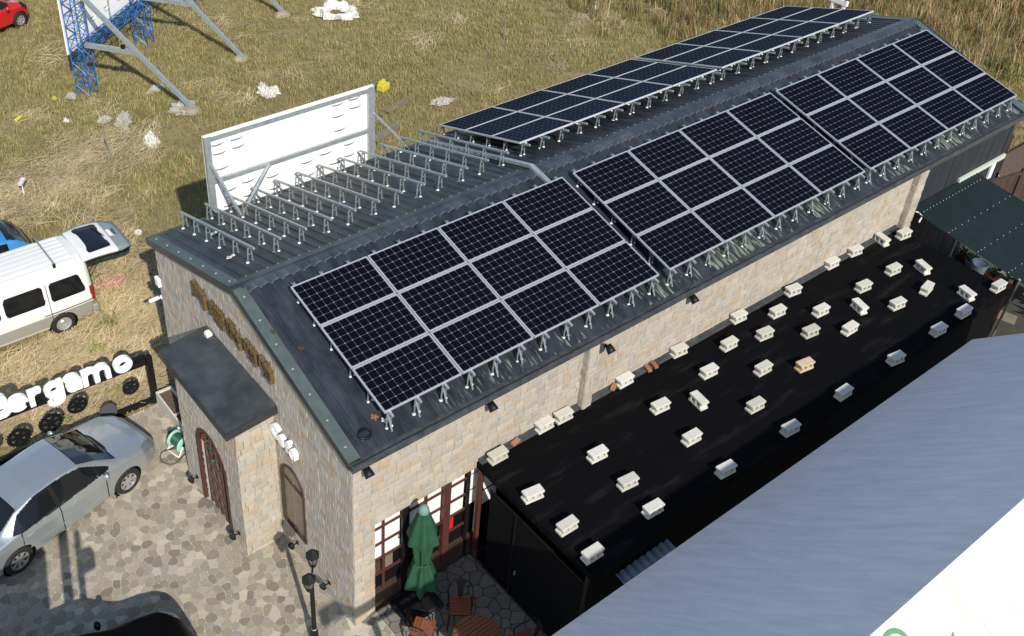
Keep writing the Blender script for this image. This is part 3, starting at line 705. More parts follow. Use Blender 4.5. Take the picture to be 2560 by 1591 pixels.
for gi_, (gy, strokes) in enumerate(zip((5.60, 4.86, 4.18, 3.48, 2.93), glyphs)):
    b = MB(); w = .50 if gi_ < 3 else .38
    for (a, b_) in strokes:
        p = (0, -a[0] * w, a[1] * .40 - .06); q_ = (0, -b_[0] * w, b_[1] * .40 - .06)
        b.bar(p, q_, .045, .09, up=(1, 0, 0))
    o = b.build('character', m_bronze, gsign, loc=(-.0, gy - 4.0, -.02 + (.02 if gi_ == 0 else 0))); 
    b2 = MB().bar((.04, -.1, .3), (.04, -.1, .36), .02).build('fixing', m_bronze, o); MB().bar((.04, -w + .1, .3), (.04, -w + .1, .37), .02).build('fixing', m_bronze, o)

# ------------------------------------------------------------------ solar panels
PWD, PHT = 1.645, 1.012
def cell_mesh():
    b = MB(); nx, ny = 10, 6; mx_, my_ = .030, .030; cw = (PWD - 2 * mx_) / nx; chh = (PHT - 2 * my_) / ny; g_ = .0036; ch = .014
    for i in range(nx):
        for j in range(ny):
            x0 = mx_ + i * cw + g_ / 2; x1 = mx_ + (i + 1) * cw - g_ / 2; y0 = -(my_ + (j + 1) * chh - g_ / 2); y1 = -(my_ + j * chh + g_ / 2)
            b.add([(x0 + ch, y0, .002), (x1 - ch, y0, .002), (x1, y0 + ch, .002), (x1, y1 - ch, .002), (x1 - ch, y1, .002), (x0 + ch, y1, .002), (x0, y1 - ch, .002), (x0, y0 + ch, .002)], [tuple(range(8))])
    return b
def frame_mb():
    b = MB(); t = .018; z0, z1 = -.035, .006
    return b.box(0, PWD, -t, 0, z0, z1).box(0, PWD, -PHT, -PHT + t, z0, z1).box(0, t, -PHT + t, -t, z0, z1).box(PWD - t, PWD, -PHT + t, -t, z0, z1)
me_frame = me_sheet = me_cells = None
ordw = ['first', 'second', 'third', 'fourth', 'fifth', 'sixth', 'seventh', 'eighth', 'ninth', 'tenth', 'eleventh', 'twelfth']
roww = ['upper', 'middle', 'lower']
arrn = {0: 'near front', 1: 'middle', 2: 'far'}
def solar(name_arr, org, vdir, ndir, i, j, label, group):
    t = thing('solar_panel', label, 'solar panel', org, 0, group)
    X = Vector((1, 0, 0)); Mx = Matrix((X, -Vector(vdir), Vector(ndir))).transposed()
    t.rotation_euler = Mx.to_euler()
    global me_frame, me_sheet, me_cells
    if me_frame is None:
        a = frame_mb().build('frame', m_alu, t); me_frame = a.data
        s_ = MB().box(.022, PWD - .022, -PHT + .022, -.022, -.006, 0).build('backsheet', m_back, t); me_sheet = s_.data
        c_ = cell_mesh().build('cell_grid', m_cell, t); me_cells = c_.data
    else:
        link('frame', me_frame, t); link('backsheet', me_sheet, t); link('cell_grid', me_cells, t)
    return t
V_R = Vector((0, -1.0057, -.2471)); VS = V_R.length; V_R.normalize(); N_R = Vector((1, 0, 0)).cross(-V_R).normalized()
ARR_R = [(.757, 3.170, 5.890), (7.718, 3.163, 5.892), (14.61, 3.165, 5.880)]
for a, org in enumerate(ARR_R):
    for i in range(4):
        for j in range(3):
            p = Vector(org) + Vector((1.67 * i + .012, 0, 0)) + V_R * (VS * j + .012)
            solar(a, p, V_R, N_R, i, j, 'black panel, right slope, %s array, %s row, %s from its left end' % (arrn[a], roww[j], ordw[i]), 'solar panels on the right roof slope')
V_L = Vector((0, -2.94, .935)); V_L.normalize(); N_L = Vector((1, 0, 0)).cross(-V_L).normalized()
if N_L.z < 0: N_L = -N_L
ARR_L = [(7.60, 7.70, 4.945), (14.46, 7.70, 4.945)]
for a, org in enumerate(ARR_L):
    for i in range(4):
        for j in range(3):
            p = Vector(org) + Vector((1.67 * i + .012, 0, 0)) + V_L * (1.026 * j + .007)
            solar(a, p, V_L, N_L, i, j, 'bluish panel, left slope, %s array, %s row, %s from its left end' % (('nearer', 'farther')[a], ('outer', 'middle', 'ridge side')[j], ordw[i]), 'solar panels on the left roof slope')

# mounting rails with their legs
def leg_mesh():
    return None
def leg_mb(h):
    b = MB(); s_ = .055
    for sx in (-1, 1):
        b.bar((sx * .03, 0, h), (sx * s_, 0, 0), .016, .026)
        b.lathe([(.0, .0), (.026, .0), (.026, .014), (0, .016)], 8, c=(sx * s_ * 1.1, 0, 0))
    b.bar((-.045, 0, h * .55), (.045, 0, h * .55), .012).bar((-.04, 0, h - .02), (.04, 0, h - .02), .02, .03)
    return b
LEGM = {}
def leg(parent, x, y, h, base):
    k = round(h, 2)
    if k not in LEGM:
        b = leg_mb(h); b.mi = [1 if i % 10 == 99 else 0 for i in b.mi]
        o = b.build('leg', m_galv_d, parent, loc=(x, y, base)); LEGM[k] = o.data
    else: o = link('leg', LEGM[k], parent, (x, y, base))
    # white sealing pads at the feet
    return o
PADM = None
def pads(parent, pts):
    b = MB()
    for x, y, z in pts: b.lathe([(0, .004), (.034, .004), (.034, .018), (.014, .026), (0, .026)], 9, c=(x - .055, y, z)).lathe([(0, .004), (.030, .004), (.030, .018), (.012, .026), (0, .026)], 9, c=(x + .055, y, z))
    return b.build('sealing_pads', m_pad, parent)
LY = [4.62, 5.22, 5.83, 6.42, 7.0, 7.56]
for k in range(12):
    x = .735 + k * .5672
    t = thing('mounting_rail', 'bare galvanised mounting rail on legs, %s from the gable end of the left slope' % ordw[k], 'mounting rail', (x, 6.0, roofz(6.0)), 0, 'bare mounting rails on the left roof slope')
    zt = lambda y: 5.99 - .312 * (y - 4.45)
    MB().bar((0, 4.42 - 6, zt(4.42) - roofz(6)), (0, 7.70 - 6, zt(7.70) - roofz(6)), .04, .042).build('rail', m_galv, t)
    for y in LY: leg(t, 0, y - 6, zt(y) - .03 - roofz(y), roofz(y) - roofz(6.0))
    pads(t, [(0, y - 6, roofz(y) - roofz(6.0)) for y in LY])
for a, org in enumerate(ARR_L):
    for k in range(12):
        x = org[0] + .12 + k * .585
        t = thing('mounting_rail', 'mounting rail under the %s left slope array, %s from its left end' % (('nearer', 'farther')[a], ordw[k]), 'mounting rail', (x, 6.0, roofz(6.0)), 0, 'mounting rails under the panels')
        zt = lambda y: 4.945 + .318 * (7.70 - y) - .045
        MB().bar((0, 4.55 - 6, zt(4.55) - .022 - roofz(6)), (0, 7.68 - 6, zt(7.68) - .022 - roofz(6)), .04, .042).build('rail', m_galv_d, t)
        use = LY if k == 0 else LY[:2]
        ylist = [y + .14 for y in use]
        for y in ylist: leg(t, 0, y - 6, zt(y) - .04 - roofz(y), roofz(y) - roofz(6.0))
        pads(t, [(0, y - 6, roofz(y) - roofz(6.0)) for y in ylist])
LR = [.20, .76, 1.31, 1.92, 2.48, 3.02]
for a, org in enumerate(ARR_R):
    for k in range(12):
        x = org[0] + .12 + k * .585
        t = thing('mounting_rail', 'mounting rail under the %s right slope array, %s from its left end' % (arrn[a], ordw[k]), 'mounting rail', (x, 1.5, roofz(1.5)), 0, 'mounting rails under the panels')
        zt = lambda y: 5.89 - .2457 * (3.17 - y) - .04
        MB().bar((0, 3.24 - 1.5, zt(3.24) - .022 - roofz(1.5)), (0, .07 - 1.5, zt(.07) - .022 - roofz(1.5)), .04, .042).build('rail', m_galv, t)
        b = MB().bar((-.022, 3.27 - 1.5, zt(3.25) + .0 - roofz(1.5)), (-.022, 3.20 - 1.5, zt(3.2) + .0 - roofz(1.5)), .012, .02).bar((.022, 3.27 - 1.5, zt(3.25) - roofz(1.5)), (.022, 3.20 - 1.5, zt(3.2) - roofz(1.5)), .012, .02).build('end_clip', m_galv, t)
        ylist = LR if k in (0, 11) else LR[:1]
        for y in ylist: leg(t, 0, y - 1.5, zt(y) - .04 - roofz(y), roofz(y) - roofz(1.5))
        pads(t, [(0, y - 1.5, roofz(y) - roofz(1.5)) for y in ylist])
        MB().bar((.0, .26 - 1.5, zt(.2) - .05 - roofz(1.5)), (.0, .10 - 1.5, roofz(.10) + .02 - roofz(1.5)), .03, .014).build('stay', m_galv_d, t)
# galvanised cable tray over the ridge
b = MB(); tray = thing('cable_tray', 'pale galvanised cable tray running over the ridge beside the bare rails', 'cable tray', (7.12, YM, ZR))
b.bar((0, 7.6 - YM, roofz(7.6) - ZR + .075), (0.02, .06, .09), .11, .07); b.bar((.02, .06, .09), (.06, -.5, roofz(YM - .5) - ZR + .09), .11, .07)
b.build('tray', m_galv, tray)

# ------------------------------------------------------------------ black canopy with concrete blocks
CZ = 2.86
can = thing('black_canopy', 'flat black cloth covered canopy along the right stone wall', 'canopy', (2.8, 0, 0))
b = MB(); nx, ny = 56, 14; X0, X1, Y0, Y1 = 2.76, 16.45, -3.17, -.01
def cz(x, y):
    e = min(1, min(x - X0, X1 - x, y - Y0, Y1 - y) / .25)
    return CZ + (.012 * nz2(x, y, 2.2, 2) + .018 * nz2(x, y, .7, 6)) * e - .0
P = [(X0 + (X1 - X0) * i / nx, Y0 + (Y1 - Y0) * j / ny) for i in range(nx + 1) for j in range(ny + 1)]
b.add([(x - 2.8, y, cz(x, y)) for x, y in P], [(i * (ny + 1) + j, (i + 1) * (ny + 1) + j, (i + 1) * (ny + 1) + j + 1, i * (ny + 1) + j + 1) for i in range(nx) for j in range(ny)])
b.build('roof_cloth', m_canopy, can, smooth=True)
b = MB(); b.box(X0 - 2.8 - .0, X0 - 2.8 + .06, Y0, Y1, CZ - .16, CZ - .005).box(X0 - 2.74, X1 - 2.8, Y0, Y0 + .06, CZ - .16, CZ - .005).box(X1 - 2.86, X1 - 2.8, Y0 + .06, Y1, CZ - .16, CZ - .005)
b.build('edge_beam', m_canopy, can)
MB().box(X0 - 2.78, X1 - 2.8, -.15, -.03, CZ + .012, CZ + .04).box(X0 - 2.78, X1 - 2.8, -.06, -.03, CZ + .04, CZ + .08).build('wall_batten', m_gutter, can)
for x in (2.80, 5.5, 8.2, 10.9, 13.6, 16.35):
    MB().box(x - 2.8 - .04, x - 2.8 + .04, Y0 + .06, Y0 + .14, .12, CZ - .16).build('post', m_black, can)
for y in (-.12,): MB().box(-.05, .03, y - .04, y + .04, .12, CZ - .16).build('post', m_redwood, can)
# screens that close the canopy: open front bay, void black to paint its shade
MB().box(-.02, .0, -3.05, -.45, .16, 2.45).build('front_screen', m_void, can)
MB().box(.12, 13.6, -.035, -.028, .1, CZ - .02).build('back_shade_sheet', m_void, can)  # black sheet over the wall stands in for shade under the canopy
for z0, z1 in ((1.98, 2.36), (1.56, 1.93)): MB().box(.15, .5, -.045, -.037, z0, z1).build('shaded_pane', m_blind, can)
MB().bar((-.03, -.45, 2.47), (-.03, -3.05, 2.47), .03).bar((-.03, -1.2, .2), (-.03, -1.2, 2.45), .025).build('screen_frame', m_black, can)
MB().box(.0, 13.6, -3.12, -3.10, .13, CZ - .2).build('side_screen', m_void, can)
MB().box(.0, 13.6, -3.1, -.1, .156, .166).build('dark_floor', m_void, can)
MB().bar((-.05, -1.35, .9), (-.05, -1.35, 1.02), .02).build('door_handle', m_galv, can)
MB().obox((.5, -.2, 1.4), ((1, 0, 0), (0, 1, 0), (0, 0, 1)), (.07, .02, .1)).build('white_tag', m_white, can)

def block_mesh():
    xs = [-.195, -.160, -.118, -.026, .026, .118, .160, .195]; zs = [0, .050, .148, .198]; D = .19 / 2
    solid = lambda i, j: not (j == 1 and i in (0, 6, 2, 4)) 
    bm = bmesh.new(); vd = {}
    def v(i, j, s_):
        if (i, j, s_) not in vd: vd[(i, j, s_)] = bm.verts.new((xs[i], s_ * D, zs[j]))
        return vd[(i, j, s_)]
    for i in range(7):
        for j in range(3):
            if not solid(i, j): continue
            for s_ in (-1, 1): bm.faces.new([v(i, j, s_), v(i + 1, j, s_), v(i + 1, j + 1, s_), v(i, j + 1, s_)])
            for (di, dj, a, b_) in ((-1, 0, (i, j), (i, j + 1)), (1, 0, (i + 1, j), (i + 1, j + 1)), (0, -1, (i, j), (i + 1, j)), (0, 1, (i, j + 1), (i + 1, j + 1))):
                ni, nj = i + di, j + dj
                if 0 <= ni < 7 and 0 <= nj < 3 and solid(ni, nj): continue
                bm.faces.new([v(*a, -1), v(*b_, -1), v(*b_, 1), v(*a, 1)])
    bmesh.ops.recalc_face_normals(bm, faces=bm.faces)
    bmesh.ops.bevel(bm, geom=[e for e in bm.edges if len(e.link_faces) == 2 and e.calc_face_angle(0) > .5], offset=.006, segments=1, affect='EDGES')
    me = bpy.data.meshes.new('concrete_block'); bm.to_mesh(me); bm.free(); me.materials.append(m_block); return me
bme = block_mesh(); bme_o = bme.copy(); bme_o.materials.clear(); bme_o.materials.append(m_block_o)
BL = [(3.11, -.2, 0), (4.36, -.11, 0), (4.84, -.14, 0), (6.57, -.12, 0), (8.19, -.14, 0), (10.15, -.14, 0), (11.97, -.24, 0), (13.62, -.11, 0), (14.53, -.13, 0), (15.52, -.23, 1), (16.2, -.41, 0),
      (4.68, -1.28, 0), (6.62, -1.08, 0), (7.38, -1.43, 1), (8.22, -.96, 0), (9.25, -.63, 0), (10.17, -.86, 0), (11.03, -.53, 0), (11.89, -1.08, 0), (13.48, -1.11, 0), (14.66, -1.13, 0), (15.34, -1.5, 1),
      (3.03, -1.3, 0), (4.66, -2.11, 0), (6.49, -2.04, 0), (8.23, -2.19, 0), (9.24, -1.57, 0), (10.06, -2.02, 2), (11.08, -1.4, 0), (11.9, -1.85, 0), (12.75, -1.51, 1), (13.57, -1.96, 0), (14.67, -2.03, 3), (15.29, -2.69, 1),
      (3.05, -2.2, 0), (3.0, -2.9, 0), (4.58, -2.83, 0), (6.4, -2.98, 0), (8.29, -3.02, 0), (10.04, -3.02, 0), (11.88, -3.04, 0), (13.53, -3.04, 0), (14.61, -3.02, 0), (16.19, -2.98, 0)]
def rowname(n):
    if n < 11: return 'row along the wall', n
    if n < 22: return 'second row from the wall', n - 11
    if n < 34: return 'third row from the wall', n - 22
    return 'outermost row', n - 34
for n, (x, y, k) in enumerate(BL):
    rn, idx = rowname(n)
    kindw = {0: 'pale hollow concrete block', 1: 'hollow concrete block turned crosswise', 2: 'orange stained concrete block', 3: 'slanted concrete block'}[k]
    o = link('concrete_block', bme_o if k == 2 else bme); o.location = (x, y, CZ + .012); o.rotation_euler = (0, 0, (PI / 2 if k == 1 else 0) + R(random.uniform(-5, 5)) + (.25 if k == 3 else 0) - (R(5) if k != 1 else R(12)))
    tag(o, '%s, %s from near end in the %s' % (kindw, ordw[idx], rn), 'concrete block', 'concrete blocks weighting the black canopy')
for n, (x, y, rz, lb) in enumerate([(3.63, -.06, .2, 'orange brick beside the nearest block at the wall end of the canopy'), (6.27, -.06, .5, 'dark red brick left of the concrete block just past the stone pillar'), (7.26, -.08, 1.3, 'light salmon brick, left one of the pair along the wall'), (7.45, -.08, 1.35, 'dark brown brick, right one of the pair along the wall')]):
    b = MB().box(-.1, .1, -.048, .048, 0, .058); o = b.build('brick', m_brick); bevel_obj(o, .006); o.location = (x, y - .05, CZ + .05); o.rotation_euler = (0, 0, rz); tag(o, lb, 'brick', 'loose bricks on the canopy')

# ------------------------------------------------------------------ lamps on the walls
def spot(loc, rz, label, tilt=.9):
    t = thing('wall_spotlight', label, 'spotlight', loc, rz, 'black spotlights on the walls')
    MB().box(-.03, .03, -.0, .02, -.04, .04).build('bracket', m_black, t)
    b = MB(); b.bar((0, 0, .0), (0, -.07, .01), .02)
    b.build('arm', m_black, t)
    b = MB().lathe([(0, -.09), (.045, -.09), (.062, 0.0), (.066, .06), (.058, .06), (.045, .0), (0, -.02)], 14)
    h = b.build('shade', m_black, t, smooth=True); h.location = (0, -.13, 0); h.scale = (1.35, 1.35, 1.2) if loc[2] > 2 else (.95, .95, .9); h.rotation_euler = (tilt, 0, 0)
    l = MB().lathe([(0, 0.03), (.056, .03), (.056, .034), (0, .036)], 14).build('lens', m_dark, h)
    return t
for x, nm in ((.2, 'under the gutter at the near corner of the side wall'), (2.88, 'under the gutter midway between the near corner and the pillar'), (5.74, 'beside the first stone pillar under the gutter'), (8.27, 'under the gutter past the stone pillar')):
    spot((x, -.17 if x > 5 and x < 6 else -.06, 4.36), 0, 'black spotlight ' + nm, 2.2)
for y, nm in ((2.06, 'low on the gable below the arched window'), (.88, 'low on the gable between arched window and corner')):
    spot((-.03, y, .42), -PI / 2, 'black spotlight ' + nm, .3)
for y, nm in ((4.78, 'left of the porch door near the ground'), (2.95, 'right of the porch door near the ground')):
    spot((PX - .02, y, .42), -PI / 2, 'black spotlight ' + nm, .3)
t = thing('security_camera', 'white security camera on the far left corner of the gable', 'camera', (-.03, 7.5, 3.15))
MB().box(-.02, 0, -.03, .03, -.04, .04).build('base', m_white, t); MB().bar((-.01, 0, 0), (-.1, .05, -.03), .025).build('arm', m_white, t)
MB().tube((-.06, .02, .0), (-.24, .10, -.08), .045, 10).build('body', m_white, t)
t = thing('junction_box', 'white junction box high on the left edge of the gable wall', 'junction box', (-.05, 7.48, 3.6)); MB().box(-.05, .02, -.09, .09, -.1, .1).build('box', m_white, t); MB().box(-.056, -.05, -.07, .07, -.08, .08).build('lid', m_pad, t)
t = thing('white_fitting', 'small white fitting standing at the back edge of the porch roof', 'fitting', (-.12, 5.02, 3.855)); MB().box(-.06, .06, -.07, .05, 0, .08).build('body', m_white, t); MB().box(-.05, .03, -.05, .03, .08, .12).build('cap', m_pad, t)

# debris on the roof
t = thing('coiled_cable', 'dark coil of cable lying on the roof at the near eave corner', 'cable', (.42, .25, roofz(.25) + .03))
b = MB()
for k in range(2):
    pts = [(.12 * math.cos(a) + .01 * k, .09 * math.sin(a) + .02 * k, .02 * k - RP * -.09 * math.sin(a)) for a in np.linspace(0, 2 * PI, 13)]; b.path(pts, .012, 5)
b.build('loop', m_black, t)
m_rust = M('rusty_metal', (.06, .035, .02), .9)
for x, y, s_, m_, lb in ((.74, .45, .06, m_brick, 'pink brick fragment near the eave corner of the roof'), (.86, .32, .05, m_rag, 'crumpled pale rag near the eave corner of the roof'), (1.0, .42, .05, m_white, 'white scrap beside the rag on the roof'), (.1, 2.65, .05, m_rust, 'rusty metal bracket left on the roof near the ridge trim'), (.34, 2.15, .05, m_rust, 'twisted wire tie on the roof below the rusty bracket'), (2.05, 4.9, .05, m_rust, 'rusty plate among the bare rails'), (.95, 6.6, .06, m_white, 'white scrap by the first rail at the outer eave'), (.55, 5.1, .06, m_rag, 'pale rag beside the legs of the first rail')):
    b = MB()
    for k in range(5):
        a = k * 1.3; b.obox((s_ * .5 * math.cos(a), s_ * .5 * math.sin(a), .01 + .008 * k), ((math.cos(a), math.sin(a), .2), (-math.sin(a), math.cos(a), 0), (0, 0, 1)), (s_ * .7, s_ * .3, .008))
    o = b.build('roof_debris', m_); o.location = (x, y, roofz(y) + .02); o.rotation_euler = (math.atan(RP) * (1 if y < YM else -1), 0, .5); tag(o, lb, 'debris')
t = thing('pipe_stand', 'white pipe stand rising behind the farthest left slope panels', 'stand', (22.1, 6.3, 4.3))
MB().box(-.04, .04, -.04, .04, -4.3, 1.1).build('post', m_white, t); MB().box(-.04, .04, .36, .44, -4.3, 1.15).build('post', m_white, t); MB().box(-.05, .05, -.1, .55, .95, 1.1).build('crossbar', m_white, t); MB().tube((0, .5, 1.1), (0.05, .55, 1.3), .05, 8).build('pipe_end', m_galv, t)

# ------------------------------------------------------------------ vehicles
def smooth_section(pts, n=56, it=3):
    P = np.array(pts, float); d = np.r_[0, np.cumsum(np.linalg.norm(np.diff(P, axis=0), axis=1))]; t = np.linspace(0, d[-1], n)
    Q = np.stack([np.interp(t, d, P[:, k]) for k in (0, 1)], 1)
    for _ in range(it): Q[1:-1] = .25 * Q[:-2] + .5 * Q[1:-1] + .25 * Q[2:]
    return Q
def smooth_x(xs, x, y, it=6):
    v = np.interp(xs, x, y)
    for _ in range(it): v[1:-1] = .25 * v[:-2] + .5 * v[1:-1] + .25 * v[2:]
    return v
def in_poly(x, z, poly):
    c = False; n = len(poly)
    for i in range(n):
        (x1, z1), (x2, z2) = poly[i], poly[i - 1]
        if (z1 > z) != (z2 > z) and x < (x2 - x1) * (z - z1) / (z2 - z1) + x1: c = not c
    return c
def rounded(poly, r, n=4):
    out = []
    for i, p in enumerate(poly):
        a = Vector((*poly[i - 1], 0)); b = Vector((*p, 0)); c = Vector((*poly[(i + 1) % len(poly)], 0))
        u = (a - b).normalized(); w = (c - b).normalized(); ra = min(r, (a - b).length * .45); rc = min(r, (c - b).length * .45)
        for k in range(n + 1):
            t = k / n; q = (b + u * ra) * (1 - t) ** 2 + b * 2 * t * (1 - t) + (b + w * rc) * t * t; out.append((q.x, q.y))
    return out
def wheel(parent, x, y, r, w, side, spokes, steel=False):
    t = bpy.data.objects.new('wheel', None); 
    b = MB().lathe([(r * .62, -w / 2), (r * .93, -w / 2), (r, -w * .32), (r, w * .32), (r * .93, w / 2), (r * .62, w / 2), (r * .60, 0)], 30)
    o = b.build('wheel', m_tyre, parent, smooth=True); o.location = (x, y, r); o.rotation_euler = (side * PI / 2, 0, 0)
    rim = MB().lathe([(r * .64, w * .42), (r * .64, w * .5), (r * .58, w * .5), (r * .55, w * .30), (r * .55, -.02)], 30)
    if steel: rim.lathe([(0, w * .30), (r * .2, w * .34), (r * .3, w * .22), (r * .48, w * .28), (r * .56, w * .2)], 24)
    else:
        rim.lathe([(0, w * .42), (r * .13, w * .40), (r * .15, w * .3)], 16)
        for k in range(spokes):
            a = 2 * PI * k / spokes
            rim.obox((r * .34 * math.cos(a), r * .34 * math.sin(a), w * .36), ((math.cos(a), math.sin(a), .04), (-math.sin(a), math.cos(a), 0), (0, 0, 1)), (r * .25, r * .085, .012))
    ro = rim.build('rim', m_rim, o)
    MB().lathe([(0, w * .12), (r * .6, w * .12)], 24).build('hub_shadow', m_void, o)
    return o
def car(name, label, cat, loc, rz, sp):
    t = thing(name, label, cat, loc, rz)
    NX, NV = sp.get('nx', 230), sp.get('nv', 64); L2 = sp['x'][-1]; L1 = sp['x'][0]
    xs = np.linspace(L1, L2, NX)
    zt = smooth_x(xs, sp['x'], sp['zt'], sp.get('it', 10)); zb = smooth_x(xs, sp['x'], sp['belt']); w = smooth_x(xs, sp['x'], sp['w']); fr_ = smooth_x(xs, sp['x'], sp['fr'], 10); z0 = smooth_x(xs, sp['x'], sp['z0'])
    G = np.zeros((NX, NV, 3))
    for i in range(NX):
        W = w[i]; wr = W * fr_[i]; hb = zb[i]; hz = max(zt[i], hb + .02); cr = sp.get('crown', .05) * min(1, (hz - hb) / .3 + .35)
        S = smooth_section([(W * .90, z0[i]), (W * .975, z0[i] + .07), (W * .99, z0[i] + .45 * (hb - z0[i])), (W, hb - .18 * (hb - z0[i])), (W * .965, hb), (wr, hz - cr), (wr * .55, hz - cr * .25), (0, hz)], NV, sp.get('sit', 3))
        G[i, :, 0] = xs[i]; G[i, :, 1] = S[:, 0]; G[i, :, 2] = S[:, 1]
    groups = {}
    def addq(g_, side, q):
        groups.setdefault((g_, side), []).append(q)
    for side in (-1, 1):
        for i in range(NX - 1):
            for j in range(NV - 1):
                c = G[i:i + 2, j:j + 2].reshape(-1, 3).mean(0)
                k = sp['classify'](c[0], c[1], c[2], side, zb[i], zt[i], w[i] * fr_[i])
                if k is None: continue
                addq(k, side if k[0] != '*' else 0, (i, j, side))
    for (k, side), qs in groups.items():
        b = MB(); vm = {}
        nm, mt, off = sp['parts'][k.strip('*').split('#')[0]]
        def vid(i, j, s):
            key = (i, j, s)
            if key not in vm:
                p = G[i, j]; vm[key] = len(b.v); b.v.append((p[0], p[1] * s, p[2]))
            return vm[key]
        for i, j, s in qs:
            f = (vid(i, j, s), vid(i + 1, j, s), vid(i + 1, j + 1, s), vid(i, j + 1, s))
            b.f.append(f if s > 0 else f[::-1]); b.mi.append(0)
        # weld the centre line
        o = b.build(nm, mt, t, smooth=True)
        bm = bmesh.new(); bm.from_mesh(o.data); bmesh.ops.remove_doubles(bm, verts=bm.verts, dist=.0008); bmesh.ops.recalc_face_normals(bm, faces=bm.faces); bm.to_mesh(o.data); bm.free()
        if off:
            so = o.modifiers.new('thick', 'SOLIDIFY'); so.thickness = abs(off); so.offset = -1
    for (x, y, r, wd, sdn) in sp['wheels']: wheel(t, x, y, r, wd, sdn, sp.get('spokes', 7), sp.get('steel', False))
    for (x, y, r, wd, sdn) in sp['wheels']:
        MB().tube((x, y - sdn * .03, r), (x, y + sdn * .2, r), r * 1.20, 20, cap=False).tube((x, y + sdn * .2, r), (x, y + sdn * .21, r), r * 1.20, 20).build('wheel_well', m_void, t)
    # floor so that light does not come through
    MB().box(L1 + .3, L2 - .35, -w.mean() * .8, w.mean() * .8, .25, .3).build('underbody', m_void, t)
    return t, G, xs
def arches(ws, x, y, z, k=1.16):
    for (wx, wy, r, wd, sdn) in ws:
        if (x - wx) ** 2 + (z - r) ** 2 < (r * k) ** 2 and y > abs(wy) - .3: return True
    return False

# silver saloon
SW = [(1.30, -.74, .315, .19, 1), (1.30, .74, .315, .19, -1), (-1.32, -.74, .315, .19, 1), (-1.32, .74, .315, .19, -1)]
def cls_sedan(x, y, z, side, zb, zt, wr):
    if arches(SW, x, y, z): return None
    sg = [(-1.30, .98), (-1.05, 1.24), (-.62, 1.385), (.0, 1.40), (.42, 1.34), (.98, 1.00), (.95, .965), (-1.1, .945)]
    if y > wr - .07 and z > .9 and in_poly(x, z, sg): return 'pillar#%s' % ('b' if x < .2 else 'a') if abs(x + .28) < .045 or abs(x - .70) < .02 else ('glass#a' if x > -.28 else 'glass#b')
    if zt > zb + .06 and z > zt - .065 and y < wr - .035:
        if .40 < x < 1.22: return '*screen'
        if -1.62 < x < -1.0: return '*rear'
    if x > 1.08 and x < 1.28 and y < .66 and z > zb + .02 and zt - z < .05 and x < 1.30 - .25 * (y / .66) ** 2 and x > 1.20 - .25 * (y / .66) ** 2: return '*cowl'
    if in_poly(x, y, [(1.84, .68), (2.10, .47), (2.17, .52), (2.06, .68), (1.92, .755), (1.80, .78)]) and z > .60: return 'light#%d' % side
    if x > 1.25 and y < .70 - max(0, x - 1.9) * .45 and z > .70 and x < 2.12: return '*hood'
    for xs_ in (.80, -.28, -1.16):
        if abs(x - xs_ - (.06 * (z - .6) if xs_ < -1 else 0)) < .008 and .28 < z < .98 and y > .5: return 'seam#%d' % side
    if .28 < z < .97 and y > .6:
        if -.28 < x < .80: return 'door#f%d' % side
        if -1.16 < x < -.28: return 'door#r%d' % side
    return '*body'
sed = dict(x=[-2.22, -2.15, -2.0, -1.72, -1.5, -1.05, -.6, .0, .4, .8, 1.18, 1.4, 1.82, 2.10, 2.24, 2.31],
           zt=[.62, .90, .98, 1.01, 1.06, 1.34, 1.45, 1.475, 1.44, 1.25, 1.02, .965, .88, .77, .66, .52],
           belt=[.60, .80, .90, .93, .94, .95, .95, .94, .93, .92, .90, .88, .81, .70, .60, .48],
           w=[.60, .74, .81, .845, .85, .855, .855, .855, .855, .855, .85, .84, .80, .69, .58, .44],
           fr=[.85, .83, .80, .78, .74, .68, .665, .665, .675, .71, .80, .86, .86, .85, .84, .82],
           z0=[.34, .27, .22, .2, .2, .2, .2, .2, .2, .2, .2, .2, .2, .22, .24, .28], classify=cls_sedan, wheels=SW, spokes=7, nx=400, nv=110,
           parts=dict(glass=('side_window', m_carglass, 0), pillar=('door_pillar', m_black, 0), screen=('windscreen', m_carglass, 0), rear=('rear_window', m_carglass, 0), cowl=('cowl', m_black, 0), light=('headlight', m_lens, 0), hood=('bonnet', m_silver, 0), seam=('door_seam', m_void, 0), door=('door', m_silver, 0), body=('body', m_silver, 0)))
HD = math.atan2(.68, 2.56)
sx, sy = -2.07, 5.70
cpos = Vector((sx, sy, 0)) - Matrix.Rotation(HD, 3, 'Z') @ Vector((1.30, -.72, 0))
sedan, _, _ = car('silver_car', 'silver saloon car parked on the flagstones before the Bergamo sign', 'car', cpos, HD, sed)
for s_ in (-1, 1):
    b = MB().lathe([(0, -.07), (.05, -.06), (.075, 0), (.05, .06), (0, .07)], 12); o = b.build('wing_mirror', m_silver, sedan, smooth=True, loc=(.78, s_ * .93, .98)); o.scale = (.8, 1.35, 1.0); o.rotation_euler = (PI / 2, 0, .25 * s_)
    for x in (.02, -.98): MB().obox((x, s_ * .862, .80), ((1, 0, .1), (0, 1, 0), (0, 0, 1)), (.085, .012, .018)).build('door_handle', m_silver, sedan)
    MB().bar((-1.05, s_ * .857, .50), (.72, s_ * .857, .50), .012, .03).build('door_moulding', m_silver, sedan)
MB().bar((.60, .1, 1.40), (.98, .5, 1.16), .015).bar((.62, -.35, 1.395), (1.02, .1, 1.14), .012).build('wiper', m_black, sedan) if False else None
MB().box(.82, .835, -.86, -.84, .2, .34).build('mud_flap', m_black, sedan, loc=(.12, .0, -.08))

